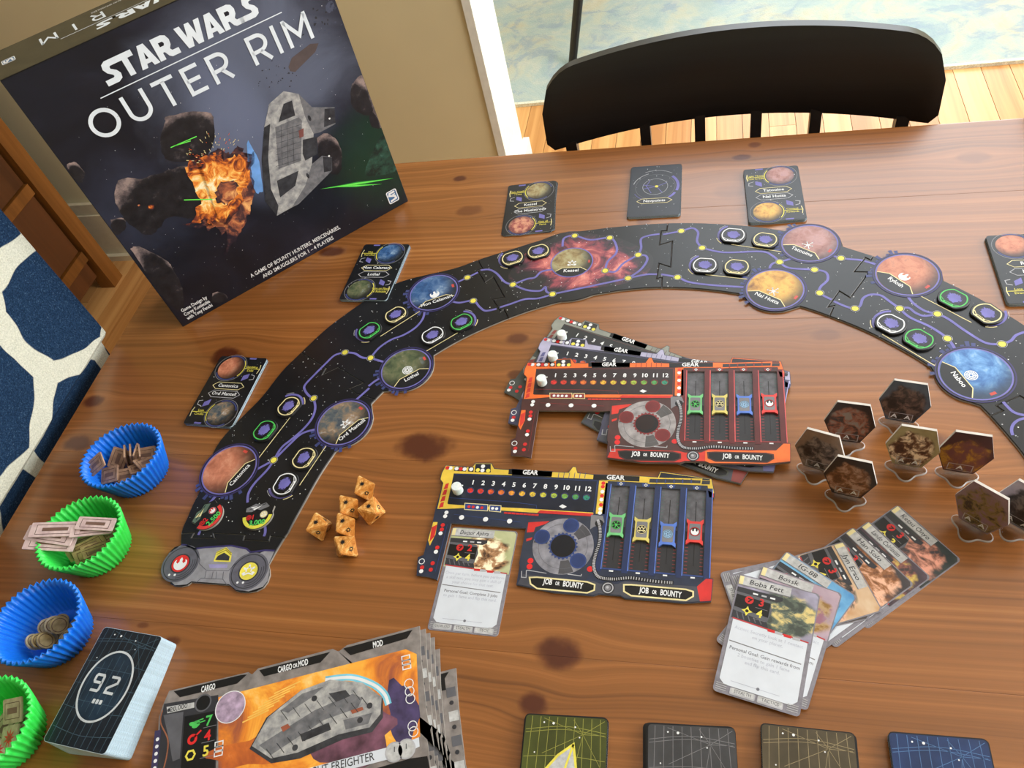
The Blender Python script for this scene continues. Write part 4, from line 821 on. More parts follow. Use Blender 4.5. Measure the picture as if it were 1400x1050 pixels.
# ================================================================== PLANET CARDS
CW_, CH_ = .0565, .0885; CT = .0003
CARDME = extrude('card', rrect(-CW_ / 2, -CH_ / 2, CW_ / 2, CH_ / 2, .003), 0, CT, INK, CARDE)
def deck(name, x, y, a, n, lab, grp, cat='card deck', jitter=.0004, twist=.01, seed=0, shear=(0, 0)):
    o = empty(name, (x, y, TZ), a); tag(o, lab, cat, grp); rr = random.Random(seed)
    for i in range(n):
        top = i == n - 1; u = 1 - (i + 1) / n
        last = link('card', CARDME, o, (0 if top else rr.uniform(-jitter, jitter) + shear[0] * u, 0 if top else rr.uniform(-jitter, jitter) + shear[1] * u, i * CT), (0, 0, 0 if top else rr.uniform(-twist, twist)))
    return o, last
def planet_print(n1, n2, a1, a2, mir, txt1=('Lose', 'Databank'), txt2=('Lose', 'Databank')):
    P = Pr(); W, H = CW_, CH_; P.poly(rrect(-W / 2 + .0004, -H / 2 + .0004, W / 2 - .0004, H / 2 - .0004, .0026), SPACE, 1)
    rr = random.Random(len(n1))
    for i in range(30): P.disc((rr.uniform(-.026, .026), rr.uniform(-.042, .042)), rr.choice((.0002, .0003, .0005)), WHT, 1.5, 5)
    for s, nm, art, tx in ((1, n1, a1, txt1), (-1, n2, a2, txt2)):
        m = s * (-1 if mir else 1); c = (m * .0085, s * .0290)
        P.ring(c, .0172, .0178, GRY, 2); P.ring(c, .0150, .0164, DBLU, 2, 0.3, 2.0); P.ring(c, .0150, .0164, DBLU, 2, 3.6, 5.4); P.disc(c, .0145, PLM[art], 3, 36)
        P.ring(c, .0155, .0164, YEL, 3, PI * (1 - m) / 2 + PI - .7, PI * (1 - m) / 2 + PI + .7)
        P.line([(c[0] - m * .016, c[1]), (c[0] - m * .034, c[1])], .0007, YEL, 3); P.line([(c[0] - m * .0335, c[1] + .0055), (c[0] - m * .0345, c[1]), (c[0] - m * .0335, c[1] - .0060)], .0008, CREAM, 3)
        for j, s_ in enumerate(tx): P.text(s_, (c[0] - m * .0245, c[1] + (.0022 if j == 0 else -.0026)), .0036, YEL, 3, 0, .01)
        P.poly([(-m * .0175, s * .0165), (-m * .0110, s * .0125), (-m * .0110, s * .0215 - s * .002), (-m * .0175, s * .0225)], PUR, 2); P.line([(-m * .0195, s * .0215), (-m * .024, s * .020), (-m * .0245, s * .0155), (-m * .020, s * .0145)], .0007, LGR, 2)
        P.rect(-m * .012 - .004, s * .0425 - .001, -m * .012 + .004, s * .0425 + .001, PUR, 2)
        P.poly([(-.0185, s * .0052), (-.0135, s * .0098), (.0135, s * .0098), (.0185, s * .0052), (.0135, s * .0008), (-.0135, s * .0008)], SPACE, 4); P.line([(-.0185, s * .0052), (-.0135, s * .0096), (.0135, s * .0096), (.0185, s * .0052), (.0135, s * .0010), (-.0135, s * .0010)], .0006, CREAM if s > 0 else LGR, 5, True)
        P.text(nm, (0, s * .0052 + .0002), .0058, WHT, 6, 0, .015)
    return P
PC = [('planet_card_deck', [(304, 489), (363, 489), (318, 583), (250, 578)], 12, ('Cantonica', 'Ord Mantell', 'rust', 'cloud', True, ('Gambling', 'Debt'), ('Lose', 'Credits')), 'deck of dark cards showing a rust planet over a cloudy planet', 1),
      ('planet_card_deck', [(497, 334), (557, 335), (531, 411), (466, 408)], 13, ('Mon Calamari', 'Lothal', 'ocean', 'moss', False, ('Not', 'Patrolled'), ('Turn on Places', '& Relocate')), 'deck of dark cards beside the game box, deep blue planet over a mossy planet', 2),
      ('planet_card_deck', [(692, 253), (756, 246.5), (763, 318), (690, 322)], 6, ('Kessel', 'The Maelstrom', 'sand', 'maw', False, ('Gain Credits', '/ Lose'), ('Gain all', 'Fame')), 'loosely squared deck of dark cards with a sandy planet and a pink whirl', 3),
      ('planet_card_deck', [(1016, 232.5), (1091, 225), (1103.6, 300), (1023.5, 304.5)], 12, ('Tatooine', 'Nal Hutta', 'mauve', 'gold', False, ('Light Theme', 'Cost Credits'), ('Contact', 'Rewards')), 'deck of dark cards showing a mauve planet over a golden planet', 4),
      ('planet_card_deck', [(1358, 323), (1432, 318), (1470, 412), (1384, 416)], 12, ('Ryloth', 'Naboo', 'red', 'sea', True, ('Gain', 'Fame'), ('Lose', 'Draw')), 'deck of dark cards at the map corner, a red planet at its top', 5)]
for nm, px, n, args, lab, sd in PC:
    x, y, a = pose4(px, n * CT); o, tc = deck(nm, x, y, a, n, lab, 'decks of planet cards along the star map', seed=sd, jitter=.0004 if sd != 3 else .0016, twist=.006 if sd != 3 else .05)
    planet_print(*args).build('card_print', tc, (0, 0, CT + .00003))
x, y, a = pose4([(863, 227), (931, 223), (932, 295), (857, 299)], 9 * CT); o, tc = deck('navigation_card_deck', x, y, a, 9, 'deck of dark cards printed with concentric orbit rings', 'decks of planet cards along the star map', seed=8)
P = Pr(); P.poly(rrect(-CW_ / 2 + .0004, -CH_ / 2 + .0004, CW_ / 2 - .0004, CH_ / 2 - .0004, .0026), M('ink_slate', (38, 42, 52), .36), 1)
for r0, r1, a0, a1, m in ((.0135, .0139, 0, 6.283, LGR), (.0215, .0220, 0, 6.283, MGR), (.0235, .0265, -.35, .75, PUR), (.0235, .0262, -.9, -.5, PUR), (.0245, .0252, 1.9, 2.9, LGR), (.0245, .0250, 3.6, 4.6, PUR), (.0285, .0290, .9, 2.0, LGR)): P.ring((0, .006), r0, r1, m, 2, a0, a1, 48)
P.disc((.0015, .0062), .0020, YEL, 3, 12)
for l in (((.0015, .006), (-.0135, .010)), ((.0015, .006), (-.013, .003)), ((.0015, .006), (.008, -.005)), ((.0015, .006), (.0125, .012)), ((-.006, .017), (-.010, .008), (-.004, -.005))): P.line(l, .0007, PUR, 2.5)
P.poly([(-.019, -.0185), (-.014, -.0145), (.014, -.0145), (.019, -.0185), (.014, -.0225), (-.014, -.0225)], SPACE, 3); P.line([(-.019, -.0185), (-.014, -.0145), (.014, -.0145), (.019, -.0185), (.014, -.0225), (-.014, -.0225)], .0006, CREAM, 4, True); P.text('Navpoints', (0, -.0185), .0058, WHT, 5, 0, .015)
rr = random.Random(2)
for i in range(40): P.disc((rr.uniform(-.026, .026), rr.uniform(-.042, .042)), rr.choice((.0002, .0003, .0005)), WHT, 1.5, 5)
P.build('card_print', tc, (0, 0, CT + .00003))
# ================================================================== PLAYER BOARDS
Y1 = ZM(560, 620, 3.964); Y2 = ZM(700, 620, 4.6667); BT = .0024
b0 = Vector(T2(643.3, 670.5, BT)); b1 = Vector(T2(802.4, 680, BT)); ba = math.atan2((b1 - b0).y, (b1 - b0).x)
def LB(px):
    d = Vector(T2(*px, BT)) - b0; return (d.x * math.cos(ba) + d.y * math.sin(ba), -d.x * math.sin(ba) + d.y * math.cos(ba))
def A1(*l): return [LB(Y1(*q)) for q in l]
def A2(*l): return [LB(Y2(*q)) for q in l]
BOUT = A1((195, 62), (250, 66), (340, 72), (355, 50), (445, 51), (460, 80), (535, 86)) + A2((0, 97), (255, 115), (360, 119), (388, 82), (408, 84), (420, 122), (515, 132), (815, 142), (930, 150), (945, 112), (1275, 160), (1295, 255), (1290, 285), (1258, 285), (1240, 790), (1285, 800), (1270, 945), (1090, 955), (960, 942), (720, 926), (690, 908), (550, 898), (520, 908), (260, 887), (28, 837)) + A1((630, 405), (225, 377), (150, 685), (100, 668), (38, 660), (45, 562), (75, 550), (125, 370), (140, 300), (180, 160), (165, 140), (172, 105))
SX0, SPX, SW_, SY0, SY1 = .1197, .0203, .0145, -.0612, .0128
SLOTS = [[(SX0 + i * SPX, SY0), (SX0 + i * SPX + SW_, SY0), (SX0 + i * SPX + SW_, SY1), (SX0 + i * SPX, SY1)] for i in range(4)]
HOLC = [(196, 44, 40), (200, 56, 40), (206, 84, 44), (212, 112, 48), (214, 140, 52), (210, 164, 56), (204, 176, 60), (184, 180, 62), (150, 172, 66), (110, 160, 70), (80, 150, 84), (50, 136, 110)]
def player_board(z, x, y, a, lab, pal, full=True):
    (nm, base, base2, acc, acc2, metal, trim) = pal
    mb = M(nm + '_base', base, .36, var=.18, scale=50); mb2 = M(nm + '_panel', base2, .36, var=.15, scale=50); ma = M(nm + '_accent', acc, .4); ma2 = M(nm + '_accent2', acc2, .4); mm = M(nm + '_metal', metal, .4, var=.2, scale=120); mt = M(nm + '_trim', trim, .4)
    o = empty('player_board', (x, y, TZ + z), a); tag(o, lab, 'game board', 'player boards')
    bl_ = link('backing_layer', extrude('backing_layer', shrink(BOUT, .0003), 0, .001, DGR, BOARD), o)
    tl_ = link('top_layer', extrude('top_layer', BOUT, .00102, BT, mb, M(nm + '_edge', tuple(min(255, c * .5 + 90) for c in base), .7), SLOTS), o)
    P = Pr(); Q = Pr()
    # top rim strip
    P.poly(A1((197, 66), (250, 70), (340, 76), (358, 54), (443, 55), (458, 84), (535, 90)) + A2((0, 100), (255, 119), (362, 123), (390, 86), (406, 88), (417, 126), (515, 136), (815, 146), (932, 154), (948, 117), (1272, 164), (1290, 253), (1258, 282), (1248, 205), (610, 175), (540, 165), (0, 138)) + A1((240, 108), (205, 300), (150, 300), (183, 160), (168, 140), (175, 108)), ma, 1)
    for l in (A1((538, 84), (775, 96), (770, 126), (535, 113)), A2((0, 100), (258, 118), (252, 150), (0, 140)), A2((520, 136), (815, 147), (812, 180), (517, 166))): P.poly(l, INK, 2)
    P.text('GEAR', A1((655, 104))[0], .0062, WHT, 3, 0, .03, fit=.0135); P.text('GEAR', A2((662, 155))[0], .0062, WHT, 3, 0, .03, fit=.0150)
    for X in range(300, 500, 34): P.line(A2((X, 122), (X - 6, 158)), .0005, mt, 2)
    for l, m in ((A1((245, 72), (310, 74), (305, 98), (240, 94)), INK), (A1((320, 75), (350, 76), (346, 100), (316, 98)), INK), (A1((358, 56), (440, 57), (440, 103), (352, 101)), mb2)): P.poly(l, m, 2)
    for X, Y, m in ((255, 82, WHT), (278, 84, RED), (298, 85, WHT), (334, 86, WHT), (370, 90, YEL), (398, 70, WHT), (395, 92, WHT), (426, 93, YEL), (205, 78, RED), (222, 80, WHT)): P.disc(A1((X, Y))[0], .0019, m, 3, 10)
    # left hazard strip
    for i in range(4): P.poly(A1((196 - i * 9, 165 + i * 34), (214 - i * 9, 160 + i * 34), (206 - i * 8, 190 + i * 33), (184 - i * 9, 194 + i * 34)), ma2, 2)
    # peg panel
    P.poly(A1((240, 108), (445, 122)) + A2((0, 142), (545, 172), (518, 378), (0, 340)) + A1((330, 292), (205, 272)), mb2, 2)
    P.line(A1((215, 240)) + A2((0, 310), (155, 330), (158, 352)), .0004, mt, 3); P.line(A1((244, 112)) + A2((545, 176), (520, 374)), .0004, mt, 3)
    for i in range(12):
        q = (.1001 * i / 11, 0); P.disc(q, .0031, mt, 4, 18); P.disc(q, .0026, M('hole_%d' % i, HOLC[i], .4, var=.3, scale=500), 5, 16); P.ring(q, .0020, .0026, M('hole_ring', (70, 40, 30), .4), 6, .4, 2.6)
        P.text(str(i + 1), (q[0] + .0006, .0078), .0062, WHT, 4, 0, .03)
    P.poly(A2((300, 338), (322, 325), (350, 340), (325, 352)), WHT, 4)
    P.poly(A1((205, 275), (300, 282)) + A2((100, 352), (520, 378), (515, 402), (90, 375)) + A1((300, 296), (205, 300)), ma, 3)
    P.poly(A2((180, 362), (518, 383), (515, 402), (160, 380)), ma2, 3.5)
    for l in (A1((300, 270), (425, 278), (422, 312), (298, 304)), A1((435, 280), (496, 284), (494, 318), (432, 312))): P.poly(l, mt, 4); P.line(l, .0006, CREAM, 5, True)
    for X, Y in ((322, 289), (345, 291), (392, 295)): P.disc(A1((X, Y))[0], .0014, RED if nm == 'navy' else WHT, 6, 8)
    for X, Y in ((368, 293), (450, 298), (472, 300)): P.disc(A1((X, Y))[0], .0014, WHT, 6, 8)
    for i in range(9): P.rect(*[c for q in ((LB(Y1(512 + i * 21, 322 + i * 1.4))),) for c in (q[0], q[1] - .0008, q[0] + .0030, q[1] + .0008)], ma2, 4)
    # lower arm and leg
    for X, Y in ((282, 347), (412, 357), (542, 367), (200, 320), (193, 340), (168, 433), (143, 533), (63, 638)): P.disc(A1((X, Y))[0], .0022 if X > 250 else .0018, WHT, 3, 12)
    for X, Y in ((180, 388), (175, 412), (150, 510), (125, 595), (115, 630), (68, 618)): P.disc(A1((X, Y))[0], .0018, RED, 3, 12)
    P.ring(A1((66, 585))[0], .0020, .0026, WHT, 3, n=14); P.poly(A1((128, 372), (152, 372), (140, 440), (110, 500), (100, 470)), ma, 2); P.poly(A1((120, 400), (150, 385), (135, 450), (108, 480)), ma2, 3)
    P.line(A1((205, 385), (140, 640)), .0004, mt, 2); P.line(A1((240, 330), (600, 372)), .0004, mt, 2)
    # dial block
    P.poly(A2((100, 420), (500, 400), (520, 420), (520, 740), (470, 810), (70, 770), (45, 700)), M(nm + '_dial_back', tuple(c * .8 + 14 for c in base), .4), 2)
    dc = A2((325, 590))[0]; P.disc(dc, .0245, mm, 3, 44)
    for i in range(3): P.ring(dc, .0130, .0240, M(nm + '_dial_dark', tuple(c * .55 for c in metal), .4), 3.5, .5 + i * 2.1, 1.0 + i * 2.1)
    P.ring(dc, .0195, .0198, MGR, 4); P.burst(dc, .0105, .0122, 22, mt, 4); P.disc(dc, .0098, INK, 5, 30); P.disc((dc[0] - .0012, dc[1] + .001), .0078, M(nm + '_hub', tuple(c * .45 for c in base), .3), 6, 26)
    for X, Y in ((378, 460), (192, 532), (422, 685)): q = A2((X, Y))[0]; P.disc(q, .0066, mt, 5, 22); P.disc(q, .0054, M(nm + '_lens', tuple(c * .85 for c in trim), .35), 6, 22)
    P.poly(A2((105, 440), (240, 432), (215, 450), (150, 470), (140, 500), (95, 505)), ma2, 3); P.poly(A2((92, 545), (130, 535), (125, 550), (92, 562)), ma2, 3)
    for X, Y in ((118, 685), (112, 722), (498, 738)): P.disc(A2((X, Y))[0], .0024, RED, 4, 14)
    P.line(A2((62, 750), (60, 790), (90, 792), (92, 748), (100, 745), (220, 765)), .0006, LGR, 4); P.line(A2((355, 770), (440, 782), (445, 770)), .0006, LGR, 4)
    # job bars
    P.poly(A2((70, 770), (520, 815), (560, 830), (670, 835), (720, 815), (1180, 850), (1235, 800), (1280, 804), (1266, 940), (1090, 950), (960, 937), (720, 921), (690, 903), (550, 893), (520, 903), (260, 882), (34, 834)), M('job_band', (70, 72, 82), .4) if nm != 'maroon' else ma2, 3)
    if nm == 'maroon': P.poly(A2((700, 822), (1180, 850), (1235, 800), (1280, 804), (1266, 940), (1090, 950), (960, 937), (720, 921), (690, 903)), ma, 3.3)
    for bar, tx in ((A2((112, 792), (118, 832), (160, 862), (480, 890), (525, 872), (528, 838), (480, 820), (160, 790)), (315, 832)), (A2((714, 838), (714, 880), (760, 908), (1110, 938), (1156, 912), (1156, 882), (1110, 868), (760, 838)), (935, 888))):
        P.poly(bar, INK, 4); P.line(bar, .0012, CREAM if nm == 'navy' else mb, 5, True); c = A2(tx)[0]; s = -.045
        P.text('JOB', (c[0] - .0108, c[1] + .0005), .0064, WHT, 6, s, .03, fit=.0072); P.text('OR', (c[0] - .0030, c[1] - .0002), .0042, WHT, 6, s, .03, fit=.0034); P.text('BOUNTY', (c[0] + .0091, c[1] - .0002), .0064, WHT, 6, s, .03, fit=.0155)
    kq = A2((612, 858))[0]; P.disc(kq, .0052, DGR, 5, 20); P.ring(kq, .0034, .0042, LGR, 6, n=20); P.disc(kq, .0024, GRY, 6, 14); P.disc((kq[0] - .0004, kq[1] + .0004), .0011, LGR, 7, 10)
    # braided hose
    hose = catmull(A2((548, 425), (562, 480), (560, 560), (532, 650), (522, 720), (550, 785), (640, 802), (760, 795), (900, 815), (1030, 826)), 8); P.line(hose, .0032, INK, 5)
    for i in range(0, len(hose) - 1): d = Vector(hose[i + 1]) - Vector(hose[i]); n = Vector((-d.y, d.x)).normalized() * .0011; m = Vector(hose[i]); P.line([tuple(m - n), tuple(m + n)], .0007, LGR, 6)
    P.poly(A2((505, 392), (580, 398), (590, 440), (520, 470), (498, 485)), GRY, 4); P.disc(A2((556, 447))[0], .0034, INK, 4.5, 14)
    # light strip, slot frames, window strip
    P.poly(A2((557, 172), (612, 178), (592, 388), (534, 384)), ma, 3)
    for i, (X, Y) in enumerate(((583, 190), (580, 212), (577, 244), (574, 270), (571, 295), (568, 328), (564, 355), (561, 380))): P.disc(A2((X, Y))[0], .0017, (RED, RED, WHT, RED, WHT, RED, WHT, WHT)[i] if nm == 'navy' else (WHT if i % 2 else ma2), 4, 10)
    P.poly(A2((612, 180), (1248, 208), (1236, 795), (1100, 790), (560, 760), (592, 388)), mb2 if nm != 'navy' else M('navy_slot_frame', (38, 60, 100), .4), 2.5) if False else None
    fr = [(SX0 - .0035, SY0 - .004), (SX0 + 3 * SPX + SW_ + .0035, SY0 - .004), (SX0 + 3 * SPX + SW_ + .0035, SY1 + .0035), (SX0 - .0035, SY1 + .0035)]
    for i in range(5): x0 = SX0 - .0053 + i * SPX; P.rect(x0, SY0 - .003, x0 + .0048, SY1 + .002, M(nm + '_slot_bar', tuple(c * .72 for c in trim), .4), 3); P.rect(x0 + .0042, SY0 - .001, x0 + .0049, SY1 + .001, M(nm + '_slot_line', tuple(min(255, c * 1.5 + 20) for c in trim), .4), 4)
    for i in range(4):
        cx = SX0 + i * SPX + SW_ / 2; P.line([(cx - SW_ / 2 - .0003, SY0 - .0004), (cx + SW_ / 2 + .0003, SY0 - .0004)], .0012, mt, 3); P.poly([(cx - .0035, SY1 + .0036), (cx + .0035, SY1 + .0036), (cx + .0025, SY1 + .0002), (cx - .0025, SY1 + .0002)], mt, 3.5)
        P.rect(cx - .0014, SY1 + .0012, cx + .0014, SY1 + .0024, WHT, 4); P.rect(cx - .0006, SY1 + .0004, cx + .0006, SY1 + .0032, WHT, 4); P.rect(cx - .0016, SY0 - .0026, cx + .0016, SY0 - .0014, WHT, 4)
        x0 = SX0 + i * SPX; Q.rect(x0 + .0001, (SY0 + SY1) / 2, x0 + SW_ - .0001, SY1, M('slot_grey', (88, 88, 94), .45, var=.2, scale=150), 1); Q.rect(x0 + .0001, SY0, x0 + SW_ - .0001, (SY0 + SY1) / 2, M('slot_dark', (42, 42, 46), .45), 1)
        Q.line([(cx, SY0 + .008), (cx, SY1 - .010)], .0006, INK, 2)
        for j in range(9):
            for s in (-1, 1): Q.rect(*sorted((cx + s * .0068, cx + s * .0046))[:1], SY0 + .002 + j * .003, *sorted((cx + s * .0068, cx + s * .0046))[1:], SY0 + .0026 + j * .003, M('tick_red', (132, 52, 56), .4), 2); Q.rect(*sorted((cx + s * .0068, cx + s * .0048))[:1], SY1 - .004 - j * .003, *sorted((cx + s * .0068, cx + s * .0048))[1:], SY1 - .0036 - j * .003, M('tick_teal', (66, 100, 92), .4), 2)
    P.line(A2((875, 158), (1210, 165), (1205, 195), (870, 190)), .0011, ma, 4, True); P.poly(A2((870, 156), (1265, 175), (1262, 198), (868, 190)), DGR, 3)
    for X in range(925, 1200, 55): P.line(A2((X, 162), (X - 2, 192)), .0009, mt, 4)
    P.poly(A2((950, 122), (1262, 164), (1262, 172), (938, 154)), mb2, 2)
    P.poly(A2((1250, 235), (1288, 255), (1286, 282), (1258, 280)), ma2, 3); P.poly(A2((1180, 850), (1238, 800), (1280, 804), (1268, 940), (1200, 945)), ma2 if nm != 'maroon' else ma, 3.6)
    P.build('board_print', tl_, (0, 0, BT + .00003)); Q.build('slot_print', bl_, (0, 0, .00104)); return o
def bpose(la, pa, lb, pb, h):
    a, b = Vector(T2(*pa, h)), Vector(T2(*pb, h)); la, lb = Vector(la), Vector(lb); d0, d1 = lb - la, b - a; an = math.atan2(d1.y, d1.x) - math.atan2(d0.y, d0.x); m = (a + b) / 2; lm = (la + lb) / 2
    return m.x - (lm.x * math.cos(an) - lm.y * math.sin(an)), m.y - (lm.x * math.sin(an) + lm.y * math.cos(an)), an
n1, n5, n7 = LB((645.8, 657.8)), LB((701.8, 660.9)), LB((730, 662.9))
PALS = {'navy': ('navy', (40, 48, 68), (22, 28, 44), (222, 190, 70), (196, 46, 44), (132, 132, 142), (46, 66, 122)), 'maroon': ('maroon', (74, 42, 40), (46, 34, 36), (236, 112, 46), (206, 54, 44), (150, 146, 148), (128, 44, 46)),
        'lilac': ('lilac', (70, 70, 96), (36, 38, 48), (172, 170, 198), (92, 92, 140), (150, 150, 160), (96, 96, 130)), 'moss': ('moss', (70, 74, 70), (40, 42, 44), (138, 142, 134), (130, 60, 56), (140, 140, 140), (100, 66, 64))}
bd_navy = (b0.x, b0.y, ba); bd_or = bpose((0, 0), (757.4, 522.6), (.1001, 0), (908.6, 523), .0072); bd_li = bpose(n1, (775.4, 482), n7, (851.6, 493.5), .0048); bd_mo = bpose(n1, (789, 456.6), n5, (834.5, 471.6), .0024)
player_board(0.0, *bd_navy, 'navy player board with yellow rim lying flat beside a portrait card', PALS['navy'])
player_board(0.0, *bd_mo, 'grey-green player board at the bottom of the board stack', PALS['moss'])
player_board(.00245, *bd_li, 'lilac-grey player board in the middle of the board stack', PALS['lilac'])
player_board(.0049, *bd_or, 'maroon and orange player board on top of the board stack', PALS['maroon'])
# white pegs
PEG = NT('white_peg_plastic', .45); PEG.b.inputs['Subsurface Weight'].default_value = .15; PEGM = PEG.color(PEG.ramp(PEG.noise(PEG.coord('Object'), 300, 2), [(0.3, (216, 226, 228)), (0.7, (238, 242, 242))]))
def peg(pose, z, lab, lp=(-.0105, -.0016)):
    x = pose[0] + lp[0] * math.cos(pose[2]) - lp[1] * math.sin(pose[2]); y = pose[1] + lp[0] * math.sin(pose[2]) + lp[1] * math.cos(pose[2]); b = MB()
    b.rings([[(r * math.cos(2 * PI * i / 24), r * math.sin(2 * PI * i / 24), h) for i in range(24)] for r, h in ((.0042, 0), (.0045, .0004), (.0045, .0078), (.0040, .0084), (.0018, .0084))]); b.tube((.0036, .0002, .0074), (.0058, .0010, .0082), .0009, .0006, 6)
    o = b.build('peg', PEGM, None, False, (x, y, TZ + z + .0003)); tag(o, lab, 'peg', 'white pegs on the player boards')
peg(bd_navy, BT, 'white cylindrical peg at the start of the navy board track'); peg(bd_or, .0049 + BT, 'white cylindrical peg at the start of the maroon board track'); peg(bd_li, .00245 + BT, 'white cylindrical peg at the start of the lilac-grey board track'); peg(bd_mo, BT, 'white cylindrical peg at the start of the grey-green board track')
# sliders in the slots
SLC = {'green': ((110, 190, 124), 'splat', GRN), 'yellow': ((206, 192, 106), 'petal', CREAM), 'blue': ((84, 120, 206), 'gear', M('ink_sky', (150, 190, 226), .4)), 'red': ((214, 62, 58), 'wing', RED)}
sw, sh = .0064, .0112; SLO = [(-sw, sh), (-sw * .55, sh * .80), (sw * .55, sh * .80), (sw, sh), (sw, sh * .72), (sw * .86, sh * .6), (sw * .86, -sh * .6), (sw, -sh * .72), (sw, -sh), (sw * .55, -sh * .80), (-sw * .55, -sh * .80), (-sw, -sh), (-sw, -sh * .72), (-sw * .86, -sh * .6), (-sw * .86, sh * .6), (-sw, sh * .72)]
def slider(pose, z, i, colr, cy, board):
    cx = SX0 + i * SPX + SW_ / 2; x = pose[0] + cx * math.cos(pose[2]) - cy * math.sin(pose[2]); y = pose[1] + cx * math.sin(pose[2]) + cy * math.cos(pose[2]); c, em, ink = SLC[colr]
    o = link('slider_token', extrude('slider_token', SLO, 0, .0018, M('slider_' + colr, c, .4), M('slider_edge_' + colr, tuple(q * .8 for q in c), .5)), None, (x, y, TZ + z + .00115), (0, 0, pose[2])); tag(o, '%s-framed slider token in a slot of the %s board' % (colr, board), 'token', 'slider tokens in the board slots')
    P = Pr(); P.poly(rrect(-sw * .66, -sh * .62, sw * .66, sh * .62, .001), GRY, 1); P.disc((0, 0), .0040, INK, 2, 20); P.ring((0, 0), .0034, .0038, ink, 3, n=20); emblem(P, em, (0, 0), .0030, ink if colr != 'red' else WHT, 3); P.build('slider_print', o, (0, 0, .00183))
for i, (cl, X, Y, ox, oy) in enumerate((('green', 672, 458, 906, 443), ('yellow', 827, 487, 1012, 443), ('blue', 980, 515, 1119, 445), ('red', 1148, 500, 1226, 440))):
    slider(bd_navy, 0, i, cl, LB(Y2(X, Y))[1], 'navy')
    q = Vector(T2(*ZM(680, 420, 3.3333)(ox, oy), .0072)) - Vector(bd_or[:2]); slider(bd_or, .0049, i, cl, -q.x * math.sin(bd_or[2]) + q.y * math.cos(bd_or[2]), 'maroon')
# ================================================================== PORTRAIT CARDS (abstract colour patches stand in for the painted figures)
def patches(name, bg1, bg2, f1, f2, f3, cx=.55, cy=.45, r=.45, sc=5.0):
    if name in MATS: return MATS[name]
    t = NT(name, .4); uv = t.coord('UV'); c = t.sep(uv); n = t.noise(uv, sc, 5, .6, .6, len(name) * .77); n2 = t.noise(uv, sc * .7, 3, .5, .3, len(name) * 1.31)
    d = t.math('ADD', gl(t, c, cx, cy, r, r * 1.15), t.math('MULTIPLY', t.math('SUBTRACT', n2, .5), 1.8)); m = t.mapr(d, 1.1, .7); MATS[name] = t.color(t.mix(m, t.ramp(n2, [(.3, bg1), (.7, bg2)]), t.ramp(n, [(.40, f1), (.49, f2), (.58, tuple(min(255, q * 1.15 + 8) for q in f3))]))); return MATS[name]
CFR = M('card_frame_grey', (128, 126, 136), .4, var=.12, scale=200); CWH = M('card_white', (206, 213, 224), .45, var=.02); CSTR = M('card_name_strip', (186, 188, 190), .35, var=.12, scale=250)
CEDGE = M('card_edge_grey', (190, 190, 196), .6); CB = extrude('character_card', rrect(-CW_ / 2, -CH_ / 2, CW_ / 2, CH_ / 2, .0028), 0, CT, CFR, CEDGE)
